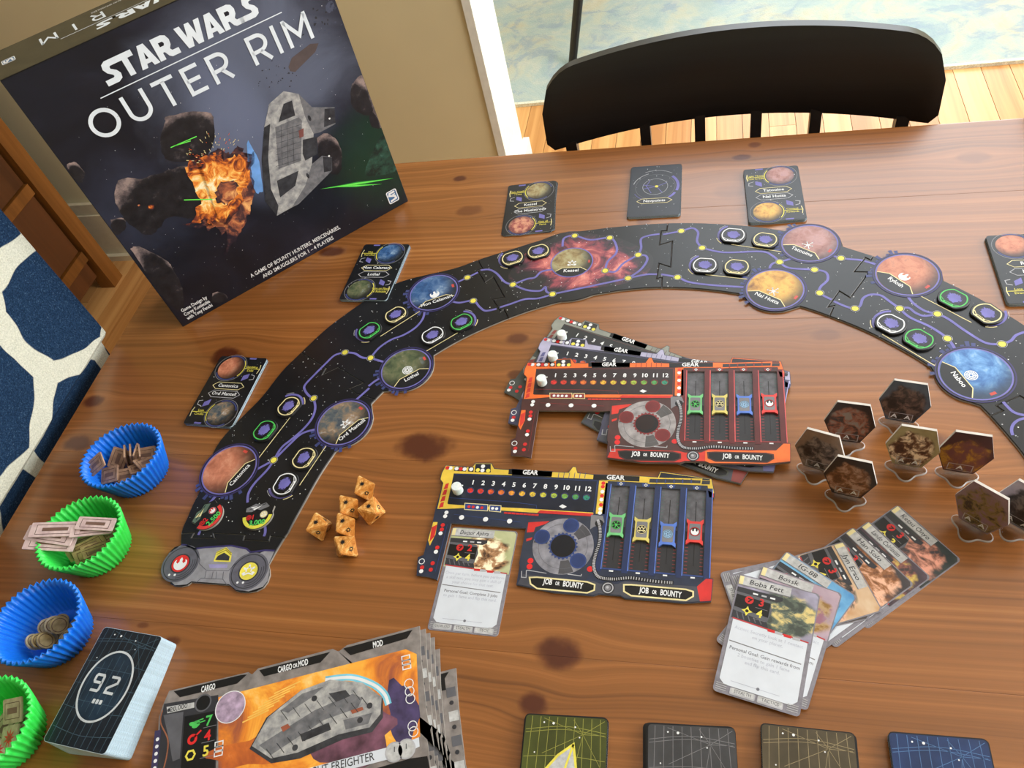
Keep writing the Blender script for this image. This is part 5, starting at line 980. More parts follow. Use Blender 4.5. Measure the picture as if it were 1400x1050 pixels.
def char_card(x, y, z, a, lab, name, art, red, yel, goal, tags):
    o = link('portrait_card', CB, None, (x, y, TZ + z), (0, 0, a)); tag(o, lab, 'card', 'portrait cards'); P = Pr(); W, H = CW_ / 2, CH_ / 2
    P.poly([(-W + .0008, .0085), (W - .0008, .0060), (W - .0008, H - .003), (W - .003, H - .0008), (-W + .003, H - .0008), (-W + .0008, H - .003)], art, 1, (-W, .006, W, H))
    P.poly([(-W + .001, H - .0130), (-.0035, H - .0150), (-.001, H - .022), (-.0030, .0125), (-W + .001, .0150)], MGR, 2)
    P.poly([(-W + .001, H - .0100), (.0045, H - .0100), (.0045, H - .0128), (.001, H - .0146), (-W + .001, H - .0138)], DGR, 2.4)
    for i in range(3): P.rect(-.016 + i * .006, H - .0131, -.0125 + i * .006, H - .0119, WHT if i != 1 else LGR, 2.7)
    P.poly([(-W + .0015, H - .0158), (-.0028, H - .0168), (-.0028, .0165), (-W + .0015, .0188)], INK, 3)
    P.poly([(-W + .0012, .0160), (-.0030, .0130), (-.0015, .0090), (-W + .0012, .0100)], DGR, 2.2)
    for i in range(5): P.line([(-W + .004 + i * .004, .0152 - i * .0004), (-W + .006 + i * .004, .0105)], .0007, MGR, 2.6)
    P.poly([(-W + .001, H - .0012), (.0090, H - .0012), (.0090, H - .0082), (-W + .001, H - .0082)], CSTR, 4); P.line([(-W + .001, H - .0080), (.0090, H - .0080)], .0006, GRY, 4.5); P.poly([(-W + .001, H - .0012), (-W + .004, H - .0012), (-W + .004, H - .0082), (-W + .001, H - .0082)], CREAM, 4.3)
    P.text(name, (-.0078, H - .0046), .0052, DGR, 5, 0, 0.005, .15, fit=min(.0245, .0024 * len(name) + .002))
    for i, (v, m, e) in enumerate(((red, RED, 'petal'), (yel, YEL, 'splat'))):
        c = (-.0175, .0260 - i * .0085)
        if m is RED: P.disc(c, .0030, RED, 4, 18); P.line([(c[0] - .001, c[1] + .001), (c[0] + .0015, c[1] + .0008), (c[0] - .0005, c[1] - .0016)], .0009, INK, 5)
        else: P.burst(c, .0018, .0038, 4, YEL, 4); P.disc(c, .0012, INK, 5, 10)
        P.text(v, (-.0090, c[1]), .0078, m, 4, 0, .03); P.line([(-.0125, c[1] - .0042), (-.004, c[1] - .0044)], .0003, GRY, 4)
    P.poly([(-W + .0028, .0092), (W - .0028, .0062), (W - .0028, -H + .0092), (W - .0065, -H + .0058), (-W + .0065, -H + .0062), (-W + .0028, -H + .0095)], CWH, 5); P.line([(-W + .0022, .0098), (W - .0022, .0066)], .0010, M('card_red_line', (176, 60, 64), .4), 6)
    for X, m in ((.001, RED), (.012, RED), (.006, LGR), (.018, LGR)): P.rect(X - .0025, .0068 - X * .05, X + .0025, .0088 - X * .05, m, 6.5)
    tx = M('card_text', (112, 114, 124), .5); px_ = M('card_text_pale', (178, 184, 200), .5)
    for i, s in enumerate(goal[0]): P.text(s, (0, .0030 - i * .0037), .0034, px_, 6, -.02, .004)
    P.line([(-W + .0035, -.0070), (W - .0045, -.0095)], .0007, GRY, 6)
    for i, s in enumerate(goal[1]): P.text(s, (0, -.0122 - i * .0037), .0034, tx if i == 0 else px_, 6, -.02, .008)
    P.line([(-.018, -H + .0098), (.014, -H + .0094)], .0004, px_, 6); P.disc((.000, -H + .0096), .0011, tx, 6.5, 10)
    n = len(tags); wd = (.050 if n == 3 else .036) / n
    for i, s in enumerate(tags):
        cx = (-wd * (n - 1) / 2) + i * wd; P.poly(rrect(cx - wd * .46, -H + .0010, cx + wd * .46, -H + .0056, .0009), LGR, 6); P.poly(rrect(cx - wd * .42, -H + .0022, cx + wd * .42, -H + .0054, .0007), CSTR, 6.5); P.text(s, (cx, -H + .0036), .0032, MGR, 7, 0, 0, fit=min(wd * .74, len(s) * .0016))
    for s in (-1, 1):
        for i in range(4): P.line([(s * (W - .0015), -H + .0022 + i * .0014), (s * (W - .0085), -H + .0022 + i * .0014)], .0004, CSTR, 6)
    P.build('card_print', o, (0, 0, CT + .00003)); return o
z5 = ZM(960, 680, 3.3864)
G = {'k': (('Once per turn, before you perform', 'a skill test, you may gain a skill of', 'your choice for that test.'), ('Personal Goal: Complete 3 jobs', 'to gain 1 fame and flip this card.')),
     'b': (('Action: Secretly look at 1 contact', 'on your planet.'), ('Personal Goal: Gain rewards from', '2 bounties to gain 1 fame', 'and flip this card.'))}
x, y, a = pose4([(618, 718), (710.6, 724), (680, 872), (583, 861)], .0004)
char_card(x, y - .0005, 0, a, 'portrait card with a light green picture lying beside the navy player board', 'Doctor Aphra', patches('art_patch_olive', (196, 200, 160), (170, 176, 130), (70, 48, 34), (176, 132, 92), (220, 206, 176), .55, .40, .42), '2', '4', G['k'], ('KNOWLEDGE', 'STEALTH', 'TECH'))
FAN = [('Ketsu Onyo', (905, 32), (1202, 290), patches('art_patch_teal', (30, 40, 42), (52, 60, 58), (52, 44, 48), (150, 96, 78), (190, 130, 110), .62, .45, .36), '3', '3', 'portrait card at the far end of the fan, dark greenish picture', ('TACTICS', 'TECH')),
       ('Lando Calrissian', (770, 107), (1062, 372), patches('art_patch_plum', (52, 38, 48), (84, 66, 78), (60, 44, 44), (140, 84, 72), (176, 150, 70), .6, .45, .4), '3', '3', 'portrait card second from the far end of the fan, plum-coloured picture', ('INFLUENCE', 'TACTICS')),
       ('Han Solo', (697, 134), (985, 405), patches('art_patch_rust', (44, 40, 44), (66, 58, 60), (110, 66, 36), (156, 100, 58), (196, 150, 124), .55, .42, .46), '3', '4', 'portrait card third from the far end of the fan, rust-brown picture', ('PILOTING', 'INFLUENCE')),
       ('Jyn Erso', (622, 213), (790, 580), patches('art_patch_slate', (60, 58, 62), (90, 84, 84), (60, 60, 64), (120, 110, 100), (160, 150, 140), .55, .42, .46), '3', '4', 'portrait card lying crosswise under the fan, mostly covered', ('STEALTH', 'TECH')),
       ('Jyn Erso', (655, 203), (838, 525), patches('art_patch_sand', (214, 190, 160), (186, 140, 96), (40, 34, 34), (74, 66, 58), (196, 146, 120), .6, .3, .36), '3', '4', 'portrait card in the middle of the fan, sandy picture and white corner', ('STEALTH', 'TACTICS')),
       ('IG-88', (387, 245), (725, 462), patches('art_patch_azure', (60, 130, 190), (120, 180, 220), (30, 54, 84), (56, 84, 110), (170, 206, 230), .6, .4, .36), '4', '3', 'portrait card in the fan with a bright blue picture', ('STRENGTH', 'TECH')),
       ('Bossk', (275, 312), (655, 447), patches('art_patch_mauve', (186, 164, 178), (160, 140, 156), (140, 104, 50), (178, 150, 110), (120, 80, 96), .6, .42, .4), '4', '4', 'portrait card in the fan with a mauve and ochre picture', ('STRENGTH', 'TACTICS')),
       ('Boba Fett', (168, 352), (552, 450), patches('art_patch_lavender', (186, 184, 214), (110, 104, 116), (60, 68, 62), (92, 104, 92), (176, 160, 104), .62, .42, .42), '3', '4', 'portrait card on top of the fan, grey-green patches on lavender', ('STEALTH', 'TACTICS'))]
for i, (nm, tl, tr, art, rd, yl, lab, tg) in enumerate(FAN):
    x, y, a = pose2(z5(*tl), z5(*tr), CW_, CH_, .0005 * i + .0004); char_card(x, y, .0005 * i, a, lab, nm, art, rd, yl, G['b'], tg)
# ================================================================== STANDEES
CLR = NT('clear_plastic', .1); _o = CLR.n['Material Output']; _lw = CLR.new('ShaderNodeLayerWeight'); _lw.inputs['Blend'].default_value = .38; _tr = CLR.new('ShaderNodeBsdfTransparent'); _tr.inputs[0].default_value = (.985, .99, .99, 1)
_gl = CLR.new('ShaderNodeBsdfGlossy'); _gl.inputs['Roughness'].default_value = .12; _gl.inputs['Color'].default_value = (.95, .97, 1, 1); _mx = CLR.new('ShaderNodeMixShader'); CLR.l.new(CLR.math('ADD', CLR.math('MULTIPLY', CLR.math('POWER', _lw.outputs['Facing'], 3.0), .5), .02, 0, True), _mx.inputs[0]); CLR.l.new(_tr.outputs[0], _mx.inputs[1]); CLR.l.new(_gl.outputs[0], _mx.inputs[2]); CLR.l.new(_mx.outputs[0], _o.inputs[0]); CLRM = CLR.m
RMC = NT('clear_plastic_lit_rim', .15); _d = RMC.b; RMC.color(RMC.ramp(RMC.noise(RMC.coord('Object'), 90, 1), [(.3, (214, 218, 222)), (.7, (236, 238, 240))])); _t2 = RMC.new('ShaderNodeBsdfTransparent'); _m2 = RMC.new('ShaderNodeMixShader'); _m2.inputs[0].default_value = .38; RMC.l.new(_t2.outputs[0], _m2.inputs[1]); RMC.l.new(_d.outputs[0], _m2.inputs[2]); RMC.l.new(_m2.outputs[0], RMC.n['Material Output'].inputs[0]); RIMM = RMC.m  # white mixed into the rim stands for light gathering in the edge
HR = .0185; hh = .0245; HZ = .006
zS = ZM(1070, 500, 4.2)
def base_outline(n=48): return [((.0120 + .0020 * math.cos(4 * t)) * math.cos(t) * 1.08, (.0110 + .0020 * math.cos(4 * t)) * math.sin(t)) for t in [2 * PI * i / n for i in range(n)]]
def offs(pl, e): return shrink(pl, e)
bo = base_outline(); BB = MB(); BB.rings([[(p[0], p[1], z) for p in q] for q, z in ((offs(bo, .0005), 0), (bo, .0006), (bo, .0016), (offs(bo, .0008), .0022), (offs(bo, .0018), .0022), (offs(bo, .0022), .0018))])
BB.box(-.0085, -.0024, .0019, .0085, -.00125, .0115); BB.box(-.0085, .00125, .0019, .0085, .0024, .0115); BB.box(-.0085, -.00125, .0019, .0085, .00125, .0055); basem = mesh('clear_base', BB.v, BB.f, [CLRM, RIMM], [1 if 48 <= i < 144 else 0 for i in range(len(BB.f))])
HEXB = M('standee_back', (40, 38, 40), .5); HEXE = M('standee_edge', (206, 202, 196), .7)
def standee(TL, TR, pal, lab, art):
    ztop = HZ + 2 * hh; a, b = Vector(T2(*TL, ztop)), Vector(T2(*TR, ztop)); m = (a + b) / 2; an = math.atan2((b - a).y, (b - a).x)
    o = empty('character_standee', (m.x, m.y, TZ), an); tag(o, lab, 'standee', 'hexagonal standees in clear bases')
    hexp = [(.0185, -.001), (.0115, hh), (-.0115, hh), (-.0185, -.001), (-.0102, -hh), (.0102, -hh)]
    h = link('hexagon_tile', extrude('hexagon_tile', hexp, -.0011, .0009, art, HEXE), o, (0, 0, HZ + hh), (PI / 2, 0, 0))
    P = Pr(); P.poly([(.96 * q[0], .96 * q[1]) for q in hexp], art, 1, (-HR, -hh, HR, hh)); P.line([(-.0082, -.0145), (-.0082, -.0225), (.0082, -.0225), (.0082, -.0145)], .0005, LGR, 2, True)
    for X in ((0,) if pal == 1 else (-.0048, .0048)): P.text('A', (X, -.0187), .0066, WHT, 3, 0, .02)
    P.build('standee_print', h, (0, 0, .00093)); link('clear_base', basem, o)
ST = [((330, 205), (490, 225), 1, 'hexagonal standee with a near-black and brown picture behind the grey one', patches('art_hex_dusk', (26, 24, 26), (48, 34, 30), (60, 52, 50), (140, 84, 64), (110, 100, 92), .5, .45, .42)),
      ((650, 80), (825, 105), 2, 'hexagonal standee with a dark slate-blue picture, nearest the bright blue planet', patches('art_hex_slate', (52, 64, 78), (80, 92, 104), (24, 24, 28), (54, 44, 42), (84, 66, 58), .5, .4, .44)),
      ((150, 360), (318, 405), 1, 'hexagonal standee with a beige and grey picture', patches('art_hex_beige', (150, 124, 104), (116, 96, 84), (34, 28, 28), (78, 70, 68), (112, 100, 94), .5, .35, .44)),
      ((330, 518), (500, 553), 2, 'hexagonal standee with a brown jacket-coloured picture', patches('art_hex_brown', (34, 28, 26), (54, 42, 36), (92, 58, 36), (132, 88, 56), (150, 120, 104), .5, .4, .42)),
      ((690, 340), (880, 370), 2, 'hexagonal standee with an olive background picture', patches('art_hex_olive', (176, 164, 124), (150, 138, 100), (64, 40, 34), (110, 76, 54), (206, 186, 160), .5, .42, .42)),
      ((1005, 375), (1195, 402), 1, 'hexagonal standee with a maroon and mustard picture', patches('art_hex_mustard', (48, 22, 28), (72, 36, 40), (170, 124, 40), (120, 72, 50), (84, 44, 46), .5, .3, .5)),
      ((1115, 665), (1287, 760), 2, 'hexagonal standee with a mauve and khaki picture, turned sideways', patches('art_hex_khaki', (150, 126, 134), (130, 108, 118), (60, 46, 34), (130, 110, 60), (110, 84, 96), .5, .42, .46)),
      ((1375, 662), (1545, 752), 2, 'hexagonal standee with a pale violet picture beside the mauve and khaki one', patches('art_hex_violet', (170, 160, 172), (140, 132, 150), (30, 28, 30), (60, 54, 56), (90, 84, 80), .55, .42, .44))]
for tl, tr, pal, lab, art in ST: standee(zS(*tl), zS(*tr), pal, lab, art)
# ================================================================== DICE
t = NT('orange_marble', .22); f = t.noise(t.coord('Object'), 110, 4, .6, 2.0); DIEM = t.color(t.ramp(f, [(.3, (176, 104, 40)), (.5, (212, 148, 74)), (.64, (232, 184, 112)), (.74, (244, 222, 172))]))
AE = .0190
def die_mesh():
    R_ = AE / math.sqrt(2); v = [Vector(q) * R_ for q in ((1, 0, 0), (-1, 0, 0), (0, 1, 0), (0, -1, 0), (0, 0, 1), (0, 0, -1))]
    n = Vector((1, 1, 1)).normalized(); rot = n.rotation_difference(Vector((0, 0, -1))); v = [rot @ q for q in v]; zmin = min(q.z for q in v); v = [q - Vector((0, 0, zmin)) for q in v]
    f = [(0, 2, 4), (2, 1, 4), (1, 3, 4), (3, 0, 4), (2, 0, 5), (1, 2, 5), (3, 1, 5), (0, 3, 5)]
    me = mesh('die', v, f, DIEM); bm = bmesh.new(); bm.from_mesh(me); bmesh.ops.bevel(bm, geom=bm.edges[:] + bm.verts[:], offset=.0007, segments=2, affect='EDGES'); bm.to_mesh(me); bm.free()
    # inked symbols, one per face
    V = []; F = []; dv = die_mesh.v = v; cen = sum(v, Vector()) / 6
    for k, q in enumerate(f):
        a, b, c = (v[i] for i in q); m = (a + b + c) / 3; nn = (b - a).cross(c - a).normalized()
        if nn.dot(m - cen) < 0: nn = -nn
        if k % 4 == 1: continue
        u = (a - m).normalized(); w = nn.cross(u); m = m + nn * .00005; st = len(V)
        for i in range(20): r = (.0030 if i % 2 == 0 else .0014); V.append(m + (u * math.cos(PI * i / 10) + w * math.sin(PI * i / 10)) * r)
        if k % 2:
            for i in range(20): V.append(m + (u * math.cos(PI * i / 10) + w * math.sin(PI * i / 10)) * .0008)
            for i in range(20): j = (i + 1) % 20; F.append((st + i, st + j, st + 20 + j, st + 20 + i))
        else: F.append(tuple(range(st, st + 20)))
    return me, mesh('face_symbols', V, F, INK)
dme, sme = die_mesh()
DL = ('at the end of the dice cluster toward the board stack', 'wedged in the dice cluster, toward the star map from the navy board', 'on the navy board side of the dice cluster', 'nearest the grey end piece of the star map', 'in the middle of the dice cluster', 'at the end of the dice cluster toward the ship sheets')
for i, (X, Y, yaw) in enumerate(((745, 215, 20), (580, 402, 35), (812, 442, 95), (275, 605, 5), (548, 592, 28), (550, 808, 50))):
    p_ = T2(*ZM(400, 640, 7.5)(X, Y), .007); o = link('eight_sided_die', dme, None, (p_[0], p_[1], TZ), (0, 0, math.radians(yaw))); tag(o, 'orange eight-sided die ' + DL[i], 'die', 'cluster of eight-sided dice'); link('face_symbols', sme, o)
# ================================================================== SHIP SHEETS
zP = ZM(200, 840, 3.0435); NS = 7; ST_ = .0012; hS = NS * ST_; s0_ = Vector(T2(231, 944.5, hS)); s1_ = Vector(T2(573.6, 855.8, hS)); sa = math.atan2((s1_ - s0_).y, (s1_ - s0_).x)
def LS(X, Y): d = Vector(T2(*zP(X, Y), hS)) - s0_; return (d.x * math.cos(sa) + d.y * math.sin(sa), -d.x * math.sin(sa) + d.y * math.cos(sa))
top = [LS(*q) for q in ((52, 430), (68, 380), (95, 318), (425, 240), (440, 250), (465, 225), (775, 143), (800, 155), (835, 128), (1137, 48), (1144, 190), (1168, 420), (1196, 548))]; SW2 = top[-1][0]
SOUT = top + [(SW2, -.075), (SW2 - .004, -.082), (SW2 - .004, -.128), (.004, -.128), (-.008, -.120), (-.010, -.085), (-.004, -.080), (-.004, -.045)]
SFR = M('sheet_frame', (132, 126, 124), .4, var=.16, scale=120); FCL = firemat('art_fire_clouds', [(.30, (96, 62, 72)), (.40, (170, 92, 54)), (.50, (226, 134, 44)), (.60, (246, 176, 66)), (.72, (250, 214, 140))], 22, .8)
sdef = [(0, 0, 0), (.004, -.0012, -.008), (.0068, -.003, -.016), (.0095, -.0055, -.022), (.0085, -.0085, -.028), (.012, -.012, -.034), (.022, -.0335, -.012)]
for k in range(NS):
    dx, dy, da = sdef[k]; lay = NS - 1 - k; d = Vector((dx, dy)); ox = s0_.x + dx * math.cos(sa) - dy * math.sin(sa); oy = s0_.y + dx * math.sin(sa) + dy * math.cos(sa)
    o = link('ship_sheet', extrude('ship_sheet', SOUT, 0, ST_ - .00004, SFR, BOARD), None, (ox, oy, TZ + lay * ST_), (0, 0, sa + da))
    ordn = ('topmost', 'second', 'third', 'fourth', 'fifth', 'sixth', 'lowest')[k]; tag(o, 'ship sheet with a grey freighter over orange clouds, on top of the sheet stack' if k == 0 else 'grey-framed ship sheet, %s in the stack, only its edge showing' % ordn, 'game sheet', 'stack of ship sheets')
    P = Pr()
    def pl(l, m, ly, bx=None): P.poly([LS(*q) for q in l], m, ly, bx)
    bars = (((115, 320), (395, 252), (420, 250), (378, 288), (140, 345)), ((470, 232), (765, 156), (725, 200), (490, 258)), ((820, 142), (1108, 64), (1085, 100), (850, 170)))
    for l in bars: pl(l, INK, 2)
    if k == 0:
        for tx, q, wd, in (('CARGO', (258, 307), .0112), ('MOD', (964, 124), .0078)): P.text(tx, LS(*q), .0066, WHT, 3, 0, .03, fit=wd)
        P.text('CARGO', LS(577, 225), .0066, WHT, 3, 0, .03, fit=.0112); P.text('OR', LS(620, 214), .0045, WHT, 3, 0, .03, fit=.0036); P.text('MOD', LS(653, 203), .0066, WHT, 3, 0, .03, fit=.0078)
        pl([(75, 372), (300, 335), (290, 640), (30, 700), (60, 440)], DGR, 1.5); pl([(300, 345), (1080, 145), (1125, 165), (1140, 508), (1040, 560), (620, 680), (300, 760)], FCL, 2)
        pl([(85, 385), (200, 366), (200, 388), (88, 412)], CSTR, 3); P.text('20,000', LS(135, 389), .0052, DGR, 4, 0, .005, fit=.014); P.disc(LS(95, 398), .0014, DGR, 4, 10); P.disc(LS(237, 368), .0056, INK, 3, 26); P.ring(LS(237, 368), .0055, .0066, MGR, 3.5)
        pl([(160, 425), (292, 400), (285, 640), (140, 690)], INK, 2.5); pl([(72, 420), (155, 405), (140, 600), (110, 612), (90, 500)], MGR, 3)
        for (nq, gq, v, m) in (((262, 443), (200, 457), '7', GRN), ((255, 506), (192, 520), '4', RED), ((248, 570), (184, 586), '5', YEL)):
            P.text(v, LS(*nq), .0105, m, 4, 0, .02); c = LS(*gq)
            if v == '7': P.blob(c, .0042, .0026, m, 4, 2, .4, 16); P.line([(c[0] + .002, c[1]), (c[0] + .0085, c[1] + .0006)], .0008, m, 4); P.line([(c[0], c[1] + .0016), (c[0] + .0070, c[1] + .0024)], .0008, m, 4)
            elif v == '4': P.disc(c, .0038, m, 4, 20); P.line([(c[0] + .001, c[1] + .001), (c[0] + .0065, c[1] + .005)], .0013, m, 4); P.disc(c, .0018, INK, 5, 12)
            else: P.ring(c, .0026, .0042, m, 4, n=6); P.burst(c, .0008, .0030, 6, INK, 5)
            P.line([LS(nq[0] - 25, nq[1] + 30), LS(nq[0] + 30, nq[1] + 17)], .0004, GRY, 4)
        # planet and clouds
        P.disc(LS(350, 385), .0115, M('art_cloud_globe', (170, 150, 176), .4, var=.25, scale=150), 3, 28); P.ring(LS(350, 385), .0113, .0119, WHT, 3.5)
        P.blob(LS(880, 500), .030, .018, M('art_violet_cloud', (112, 74, 92), .4, var=.35, scale=70), 3, 3, .35, 30); P.blob(LS(1060, 400), .012, .024, M('art_indigo_cloud', (72, 62, 100), .4, var=.35, scale=70), 2.8, 5, .35, 24); P.blob(LS(470, 560), .034, .012, firemat('art_fire_dark', [(.35, (150, 70, 40)), (.6, (206, 110, 44)), (.7, (230, 150, 90))], 30), 2.6, 7, .4, 30)
        for i in range(7): q = (400 + i * 22, 450 - i * 20); P.line([LS(*q), LS(q[0] + 110, q[1] - 52)], .0010, M('art_cloud_streak', (248, 196, 96), .4), 2.7)
        # generic grey freighter: broad arrow hull, raised spine, blue engine bar
        def sh_(l, m, ly): P.poly([LS(*q) for q in l], m, ly)
        P.line(catmull([LS(*q) for q in ((745, 272), (850, 262), (940, 290), (990, 330), (1008, 375))], 6), .0050, M('art_engine_glow', (120, 200, 226), .4), 4); P.line(catmull([LS(*q) for q in ((745, 272), (850, 262), (940, 290), (990, 330), (1008, 375))], 6), .0022, WHT, 4.5)
        sh_([(430, 560), (500, 430), (640, 320), (760, 275), (900, 290), (985, 350), (985, 430), (940, 490), (820, 520), (640, 600), (520, 620)], HULLD, 5); sh_([(440, 548), (508, 428), (645, 316), (765, 272), (900, 284), (980, 345), (975, 415), (930, 470), (800, 500), (630, 575), (520, 600)], HULL, 6)
        sh_([(470, 545), (700, 400), (860, 330), (900, 350), (880, 390), (740, 440), (520, 585)], HULLM, 7); sh_([(560, 400), (650, 330), (740, 300), (690, 345), (590, 410)], HULLM, 7); sh_([(820, 440), (940, 410), (925, 455), (830, 480)], HULLM, 7)
        sh_([(760, 330), (830, 315), (850, 340), (790, 365)], HULLD, 8); sh_([(640, 500), (760, 450), (770, 480), (650, 530)], HULLD, 8); sh_([(560, 470), (590, 455), (600, 470), (570, 490)], M('art_rust_patch', (150, 84, 62), .4), 8); sh_([(850, 400), (900, 385), (905, 398), (858, 415)], M('art_rust_patch', (150, 84, 62), .4), 8)
        for i in range(10): P.line([LS(500 + i * 44, 560 - i * 24), LS(530 + i * 44, 600 - i * 24)], .0005, HULLD, 8.5)
        for i in range(7): P.line([LS(560 + i * 50, 400 - i * 14), LS(590 + i * 50, 440 - i * 14)], .0004, HULLD, 8.5)
        for X, Y in ((700, 350), (890, 440), (620, 555), (930, 380)): P.disc(LS(X, Y), .0022, HULLD, 9, 12)
        # white name bar and dials
        pl([(640, 650), (980, 560), (1045, 545), (1135, 512), (1138, 550), (1060, 590), (640, 700)], CWH, 9); P.text('LIGHT FREIGHTER', LS(805, 628), .0078, DGR, 10, 0, .005, fit=.050)
        for q in ((1033, 573), (1082, 560)): P.disc(LS(*q), .0068, LGR, 10, 22); P.disc(LS(*q), .0058, CSTR, 10.5, 22); P.line([LS(*q), LS(q[0], q[1] - 22)], .0006, DGR, 11)
        for q in ((1093, 288), (1096, 320), (1099, 351), (1108, 464), (1112, 488)): P.ring(LS(*q), .0030, .0036, WHT, 4, n=18)
        for X, Y in ((1080, 182), (1082, 200), (1084, 217), (303, 540), (302, 560), (300, 578)): c = LS(X, Y); P.line([(c[0] - .0030, c[1] - .0018), (c[0] + .0030, c[1] - .0018), (c[0] + .0030, c[1] + .0018), (c[0] - .0030, c[1] + .0018)], .0008, WHT, 4, True)
        pl([(960, 640), (1100, 600), (1170, 590), (1180, 640), (960, 700)], INK, 9)
        P.rect(.012, -.124, SW2 - .014, -.106, INK, 9)
        # left side lamps and cable
        for i in range(5): P.disc(LS(47 - i * 3, 520 + i * 30), .0014, WHT, 4, 8)
        pl([(36, 485), (62, 480), (45, 650), (18, 660)], M('ink_violet_dark', (62, 56, 92), .4), 3); P.line(catmull([LS(*q) for q in ((68, 400), (60, 450), (90, 520), (85, 590), (70, 650))], 6), .0010, M('ink_copper', (150, 96, 70), .4), 4)
    else:
        c = SW2 - .006
        for i in range(6): P.rect(c - .004, -.020 - i * .017, c + .003, -.013 - i * .017, CSTR if i % 2 else MGR, 2); P.disc((c - .001, -.024 - i * .017), .0016, DGR, 3, 10)
        if k == 6: P.rect(SW2 - .05, -.014, SW2 - .010, -.003, INK, 3)
    P.build('sheet_print', o, (0, 0, ST_))
# ================================================================== NUMBERED DECK AND MARKET DECKS
def grid_print(base, linec, seed, icon):
    P = Pr(); W, H = CW_ / 2, CH_ / 2; P.poly(rrect(-W + .0003, -H + .0003, W - .0003, H - .0003, .0026), base, 1)
    for i in range(9): x = -W + .004 + i * (2 * W - .008) / 8; P.line([(x * .96, H - .001), (x, .015), (x * 1.0, -.015), (x * .96, -H + .001)], .00035, linec, 2)
    for y, c in ((.036, .0016), (.034, .0016), (.018, .001), (.0, 0), (-.018, -.001), (-.034, -.0016)): P.line(catmull([(-W + .001, y - c), (0, y + c), (W - .001, y - c)], 6), .00035, linec, 2)
    for i in range(7): P.line([(.012, .033), (.012 + .03 * math.cos(i * .5 - .4), .033 - .03 * math.sin(i * .5 + .5))] if False else [(.012, .033), (max(-W + .002, min(W - .002, .012 + .03 * math.cos(i * .9))), max(-H, min(H - .002, .033 + .03 * math.sin(i * .9))))], .0003, linec, 2)
    for x, y, r in ((-.015, .0395, .0006), (-.0085, .0392, .0009), (.0065, .0375, .0006), (.0098, .031, .0005), (-.020, .02, .0005)): P.disc((x, y), r, WHT, 3, 8)
    if icon == 'leaf': l = [(.006, .0265), (.0085, .012), (.008, -.006), (-.002, -.014), (-.012, -.004), (-.0115, .010), (-.004, .019)]; P.poly(l, CSTR, 3); P.line(l, .0016, YEL, 4, True); P.line([(.006, .0265), (-.001, .004), (.000, -.012)], .0014, YEL, 4)
    if icon == 'ring': P.ring((0, .006), .0075, .0115, CSTR, 3); P.ring((0, .006), .0071, .0078, INK, 4)
    if icon == 'bar': P.poly([(-.010, -.006), (.010, -.006), (.006, .004), (-.006, .004)], CSTR, 3)
    return P
zQ = ZM(680, 940, 1.9444)
MK = [((78, 70), (292, 83), (66, 72, 30), (150, 150, 72), 'leaf', 'olive-green card deck with a pale leaf-shaped mark', (-.0012, .0015)), ((395, 95), (637, 108), (62, 63, 66), (120, 120, 124), 'ring', 'grey card deck with a pale ring mark', (-.003, .002)), ((698, 95), (952, 122), (74, 66, 50), (146, 132, 100), 'bar', 'tan-brown card deck beside the grey and the blue deck', (.001, .0012)), ((1038, 118), (1303, 139), (28, 50, 92), (76, 112, 160), 'bar', 'blue card deck at the end of the deck row', (.0014, .0008))]
for i, (tl, tr, bc, lc, ic, lab, shr) in enumerate(MK):
    n = 22; x, y, a = pose2(zQ(*tl), zQ(*tr), CW_, CH_, n * CT); o, tc = deck('market_deck', x, y, a, n, lab, 'market card decks', seed=20 + i, jitter=.0007, twist=.012, shear=shr)
    grid_print(M('deck_base_%d' % i, bc, .36, var=.3, scale=30), M('deck_line_%d' % i, lc, .4), i, ic).build('card_print', tc, (0, 0, CT + .00003))
z6 = ZM(0, 760, 3.6207); n = 34; ct = .00062; h = n * ct; x, y, a = pose4([z6(520, 350), z6(810, 390), z6(515, 995), z6(205, 920)], h)
dk = empty('numbered_deck', (x, y, TZ), a); tag(dk, 'thick black and blue card deck numbered 92, its edges fanned out', 'card deck'); thick = extrude('card', rrect(-CW_ / 2, -CH_ / 2, CW_ / 2, CH_ / 2, .0028), 0, ct, CARDE, CARDE)
for i in range(n):
    u = 1 - i / (n - 1); th = .085 * u ** 1.1; tc = link('card', thick, dk, (CH_ / 2 * math.sin(th) * .9 + .00015 * math.sin(i * 2.3) * (u > 0), CH_ / 2 * (1 - math.cos(th)), i * ct), (0, 0, th))
P = grid_print(M('deck_midnight', (24, 29, 36), .3, var=.35, scale=25), M('deck_midnight_line', (70, 92, 108), .35), 9, None)
ell = [(.0205 * math.cos(t), .0265 * math.sin(t) + .001) for t in [2 * PI * i / 48 for i in range(48)]]; P.poly(ell, M('deck_oval_blue', (28, 44, 60), .3, var=.4, scale=40), 3); P.line(ell, .0016, M('deck_silver', (196, 202, 208), .3), 4, True)
for x in range(-3, 4): P.line([(x * .0055, .0245 - abs(x) * .003), (x * .0055, -.0225 + abs(x) * .003)], .0003, M('deck_midnight_line', (70, 92, 108), .35), 3.5)
for yv in (.013, -.012): P.line([(-.018, yv), (.018, yv)], .0003, M('deck_midnight_line', (70, 92, 108), .35), 3.5)
SIL = M('deck_silver', (196, 202, 208), .3); sc = .0118; org = (-.0118, -.0035)
stroke(P, [(.75, .52), (.12, .52), (.04, .62), (.04, .9), (.12, 1), (.68, 1), (.76, .9), (.76, .1), (.68, 0), (.04, 0)], .17, SIL, 5, org, sc, .86, False, .0); stroke(P, [(.04, 1), (.68, 1), (.76, .92), (.76, .66), (.06, .28), (.04, .0), (.80, .0)], .17, SIL, 5, (org[0] + .0138, org[1]), sc, .86, False, .0)
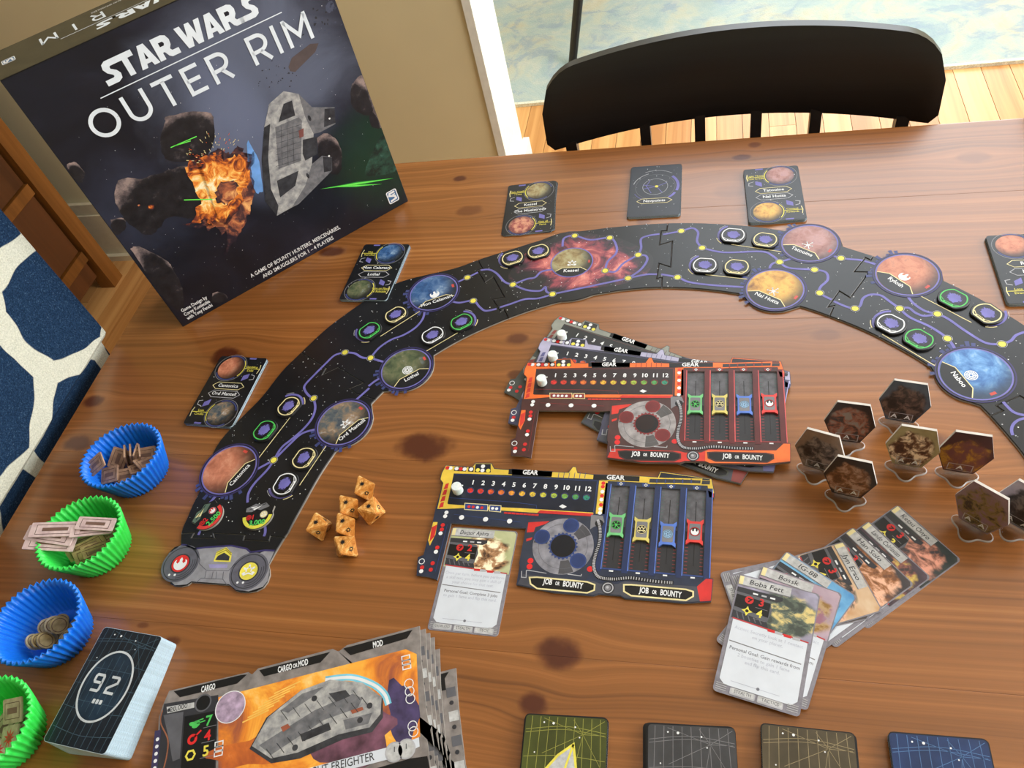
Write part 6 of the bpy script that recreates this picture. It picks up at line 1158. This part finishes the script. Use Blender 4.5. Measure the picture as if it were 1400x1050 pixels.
for i in range(3): P.poly(rrect(-.0042 + i * .0032, -.0125, -.0018 + i * .0032, -.0092, .0006), SIL, 5)
P.build('card_print', tc, (0, 0, ct + .00003))
# ================================================================== SILICONE CUPS WITH CHIPS
def silicone(name, c):
    t = NT(name, .42); t.b.inputs['Subsurface Weight'].default_value = .25; t.b.inputs['Subsurface Radius'].default_value = (.004, .004, .004); f = t.noise(t.coord('Object'), 120, 2); return t.color(t.ramp(f, [(.3, tuple(q * .95 for q in c)), (.7, c)]))
SBL, SGN = silicone('blue_silicone', (12, 122, 240)), silicone('green_silicone', (60, 232, 92)); CH = .036
def cup(px, mat, lab, oval=(1.06, .96), rot=.3):
    p_ = T2(*px, CH); n = 176; fl = 44; rings = []
    for R, z, am in ((.0245, 0, .0006), (.0258, .0006, .0012), (.0300, .015, .0015), (.0340, .028, .0017), (.0362, CH, .0018), (.0350, CH, .0018), (.0328, .028, .0013), (.0288, .015, .0011), (.0246, .0022, .0008), (.0235, .0018, .0003)):
        ring = []
        for i in range(n):
            a = 2 * PI * i / n; k = (1, .5, -.6, .5)[i % 4] if False else math.cos(fl * a); r = R + am * k; ring.append((r * math.cos(a) * oval[0], r * math.sin(a) * oval[1], z))
        rings.append(ring)
    o = MB().rings(rings).build('baking_cup', mat, None, True, (p_[0], p_[1], TZ), (0, 0, rot)); tag(o, lab, 'cup', 'silicone baking cups'); return Vector((p_[0], p_[1], TZ))
c1 = cup((164, 621), SBL, 'blue fluted silicone cup holding brown square chips'); c2 = cup((107, 727), SGN, 'green fluted silicone cup holding pink and olive strips', (1.05, .97), .2); c3 = cup((47, 848), SBL, 'blue fluted silicone cup holding round coins', (1.05, .97), .2); c4 = cup((-26, 990), SGN, 'green fluted silicone cup holding pale chips beside the numbered deck', (1.05, .97), .2)
def chipmat(name, a, b):
    t = NT(name, .5); f = t.noise(t.coord('Object'), 140, 4); return t.color(t.ramp(f, [(.35, a), (.65, b)]))
CBR, CPK, COL_, CPL = chipmat('chip_brown', (140, 106, 84), (182, 148, 122)), chipmat('chip_pink', (196, 170, 172), (222, 200, 198)), chipmat('chip_olive', (128, 112, 70), (170, 152, 104)), chipmat('chip_pale', (150, 140, 110), (190, 178, 150))
CBD = M('chip_line', (84, 58, 44), .5)
def chip(kind, c, pos, rot, mat, lab, grp, L=.017, W=.0125, th=.0015):
    if kind == 'coin': me = extrude('chip', [(W * math.cos(2 * PI * i / 24), W * math.sin(2 * PI * i / 24)) for i in range(24)], -th / 2, th / 2, mat, mat)
    else: me = extrude('chip', rrect(-L / 2, -W / 2, L / 2, W / 2, .0008, 2), -th / 2, th / 2, mat, mat)
    o = link('chip', me, None, (c.x + pos[0] / 1000, c.y + pos[1] / 1000, c.z + pos[2] / 1000), tuple(math.radians(q) for q in rot)); tag(o, lab, 'chip', grp); P = Pr()
    if kind == 'coin': P.ring((0, 0), W * .72, W * .8, CBD, 1, n=20)
    elif kind == 'burst': P.burst((0, 0), W * .16, W * .40, 9, RED, 1); P.disc((0, 0), W * .12, M('chip_rust', (150, 60, 40), .5), 2, 10)
    else:
        P.line([(-L * .38, -W * .32), (L * .38, -W * .32), (L * .38, W * .32), (-L * .38, W * .32)], .0005, CBD, 1, True); P.rect(-L * .26, -W * .12, L * .26, W * .12, M('chip_value', (120, 92, 80), .5), 1)
    P.build('chip_print', o, (0, 0, th / 2 + .00003)); return o
L1, G1 = 'small brown square chip in the blue cup nearest the upholstered chair', 'brown chips in the blue cup'
for pos, rot in (((-2, -8, 5), (6, 4, 10)), ((8, 6, 5), (-5, 6, 60)), ((-9, 7, 5.5), (4, -6, 120)), ((4, -2, 9), (10, -8, 35)), ((-11, -4, 10), (-6, 10, 80)), ((12, -6, 10), (8, -14, 15)), ((-3, 11, 10), (12, 6, 150)),
                 ((-26, -8, 30), (18, -24, 30)), ((-13, -14, 22), (22, -12, 8)), ((1, -13, 18), (20, 8, 20)), ((12, -3, 18), (-14, 22, 40)), ((-16, 6, 19), (30, -30, 70)), ((-8, 8, 19), (8, -72, 20)), ((-3, 9, 19), (5, -68, 24)), ((2, 10, 19), (-6, -66, 18)), ((7, 8, 20), (6, -62, 26)), ((14, 9, 21), (34, 14, 24)), ((18, 2, 20), (10, 30, 60))):
    chip('sq', c1, pos, rot, CBR, L1 if pos[0] != -26 else 'brown square chip propped on the rim of the blue cup beside the upholstered chair', G1, .0195, .0155)
L2, G2 = 'long pale pink strip chip laid over the rim of the green cup', 'pink strips in the green cup'
for wh, pos, rot in (('topmost', (-22, 0, 38.0), (6, 6, 8)), ('middle', (-27, -5, 35.6), (6, 6, -2)), ('lowest', (-25, -11, 33.5), (8, 8, 4))): chip('bar', c2, pos, rot, CPK, wh + ' of three long pale pink strips laid over the green cup rim', G2, .046, .0135)
for wh, pos, rot in (('lower', (10, 4, 34), (6, 8, 14)), ('upper', (14, 8, 36.5), (4, 4, 2))): chip('bar', c2, pos, rot, CPK, wh + ' of two short pale pink strips inside the green cup', 'pink strips in the green cup', .036, .012)
for pos, rot in (((0, -8, 8), (4, 3, 20)), ((4, 6, 8), (-4, 4, 70)), ((-6, -2, 13), (6, -4, 40)), ((3, -10, 24), (50, -4, 32)), ((7, -7, 25), (56, -3, 32)), ((11, -12, 22), (48, 6, 30)), ((16, -6, 22), (40, 10, 36)), ((2, 0, 20), (30, 4, 28))): chip('bar', c2, pos, rot, COL_, 'olive brown strip chip leaning inside the green cup', 'olive strips in the green cup', .030, .011)
for pos, rot in (((-4, -4, 4), (3, 4, 0)), ((8, 5, 4), (-4, 2, 0)), ((-2, 10, 7), (5, 8, 0)), ((-12, -10, 13), (0, 62, 30)), ((-7, -9, 13), (0, 60, 28)), ((-2, -8, 13), (0, 58, 24)), ((-6, 3, 14), (40, 50, 10)), ((0, 5, 15), (35, 56, 14)), ((5, 5, 15), (30, 58, 18)), ((12, -4, 9), (8, -16, 0)), ((14, 8, 9), (-6, -20, 0))): chip('coin', c3, pos, rot, COL_ if pos[0] % 3 else CPL, 'small round coin in the blue cup between the two green cups', 'coins in the blue cup', W=.0072)
for kd, pos, rot in (('sq', (6, 0, 6), (4, 6, 20)), ('sq', (-6, 6, 7), (6, -4, 70)), ('burst', (16, -4, 20), (14, -20, 10)), ('sq', (12, 14, 26), (24, -12, 10)), ('burst', (8, -14, 18), (-10, 12, 40)), ('sq', (18, 8, 18), (-16, -24, 30))): chip(kd, c4, pos, rot, CPL, 'pale square chip with a red burst in the green cup beside the numbered deck' if kd == 'burst' else 'plain pale square chip in the green cup beside the numbered deck', 'pale chips in the green cup', .019, .018)
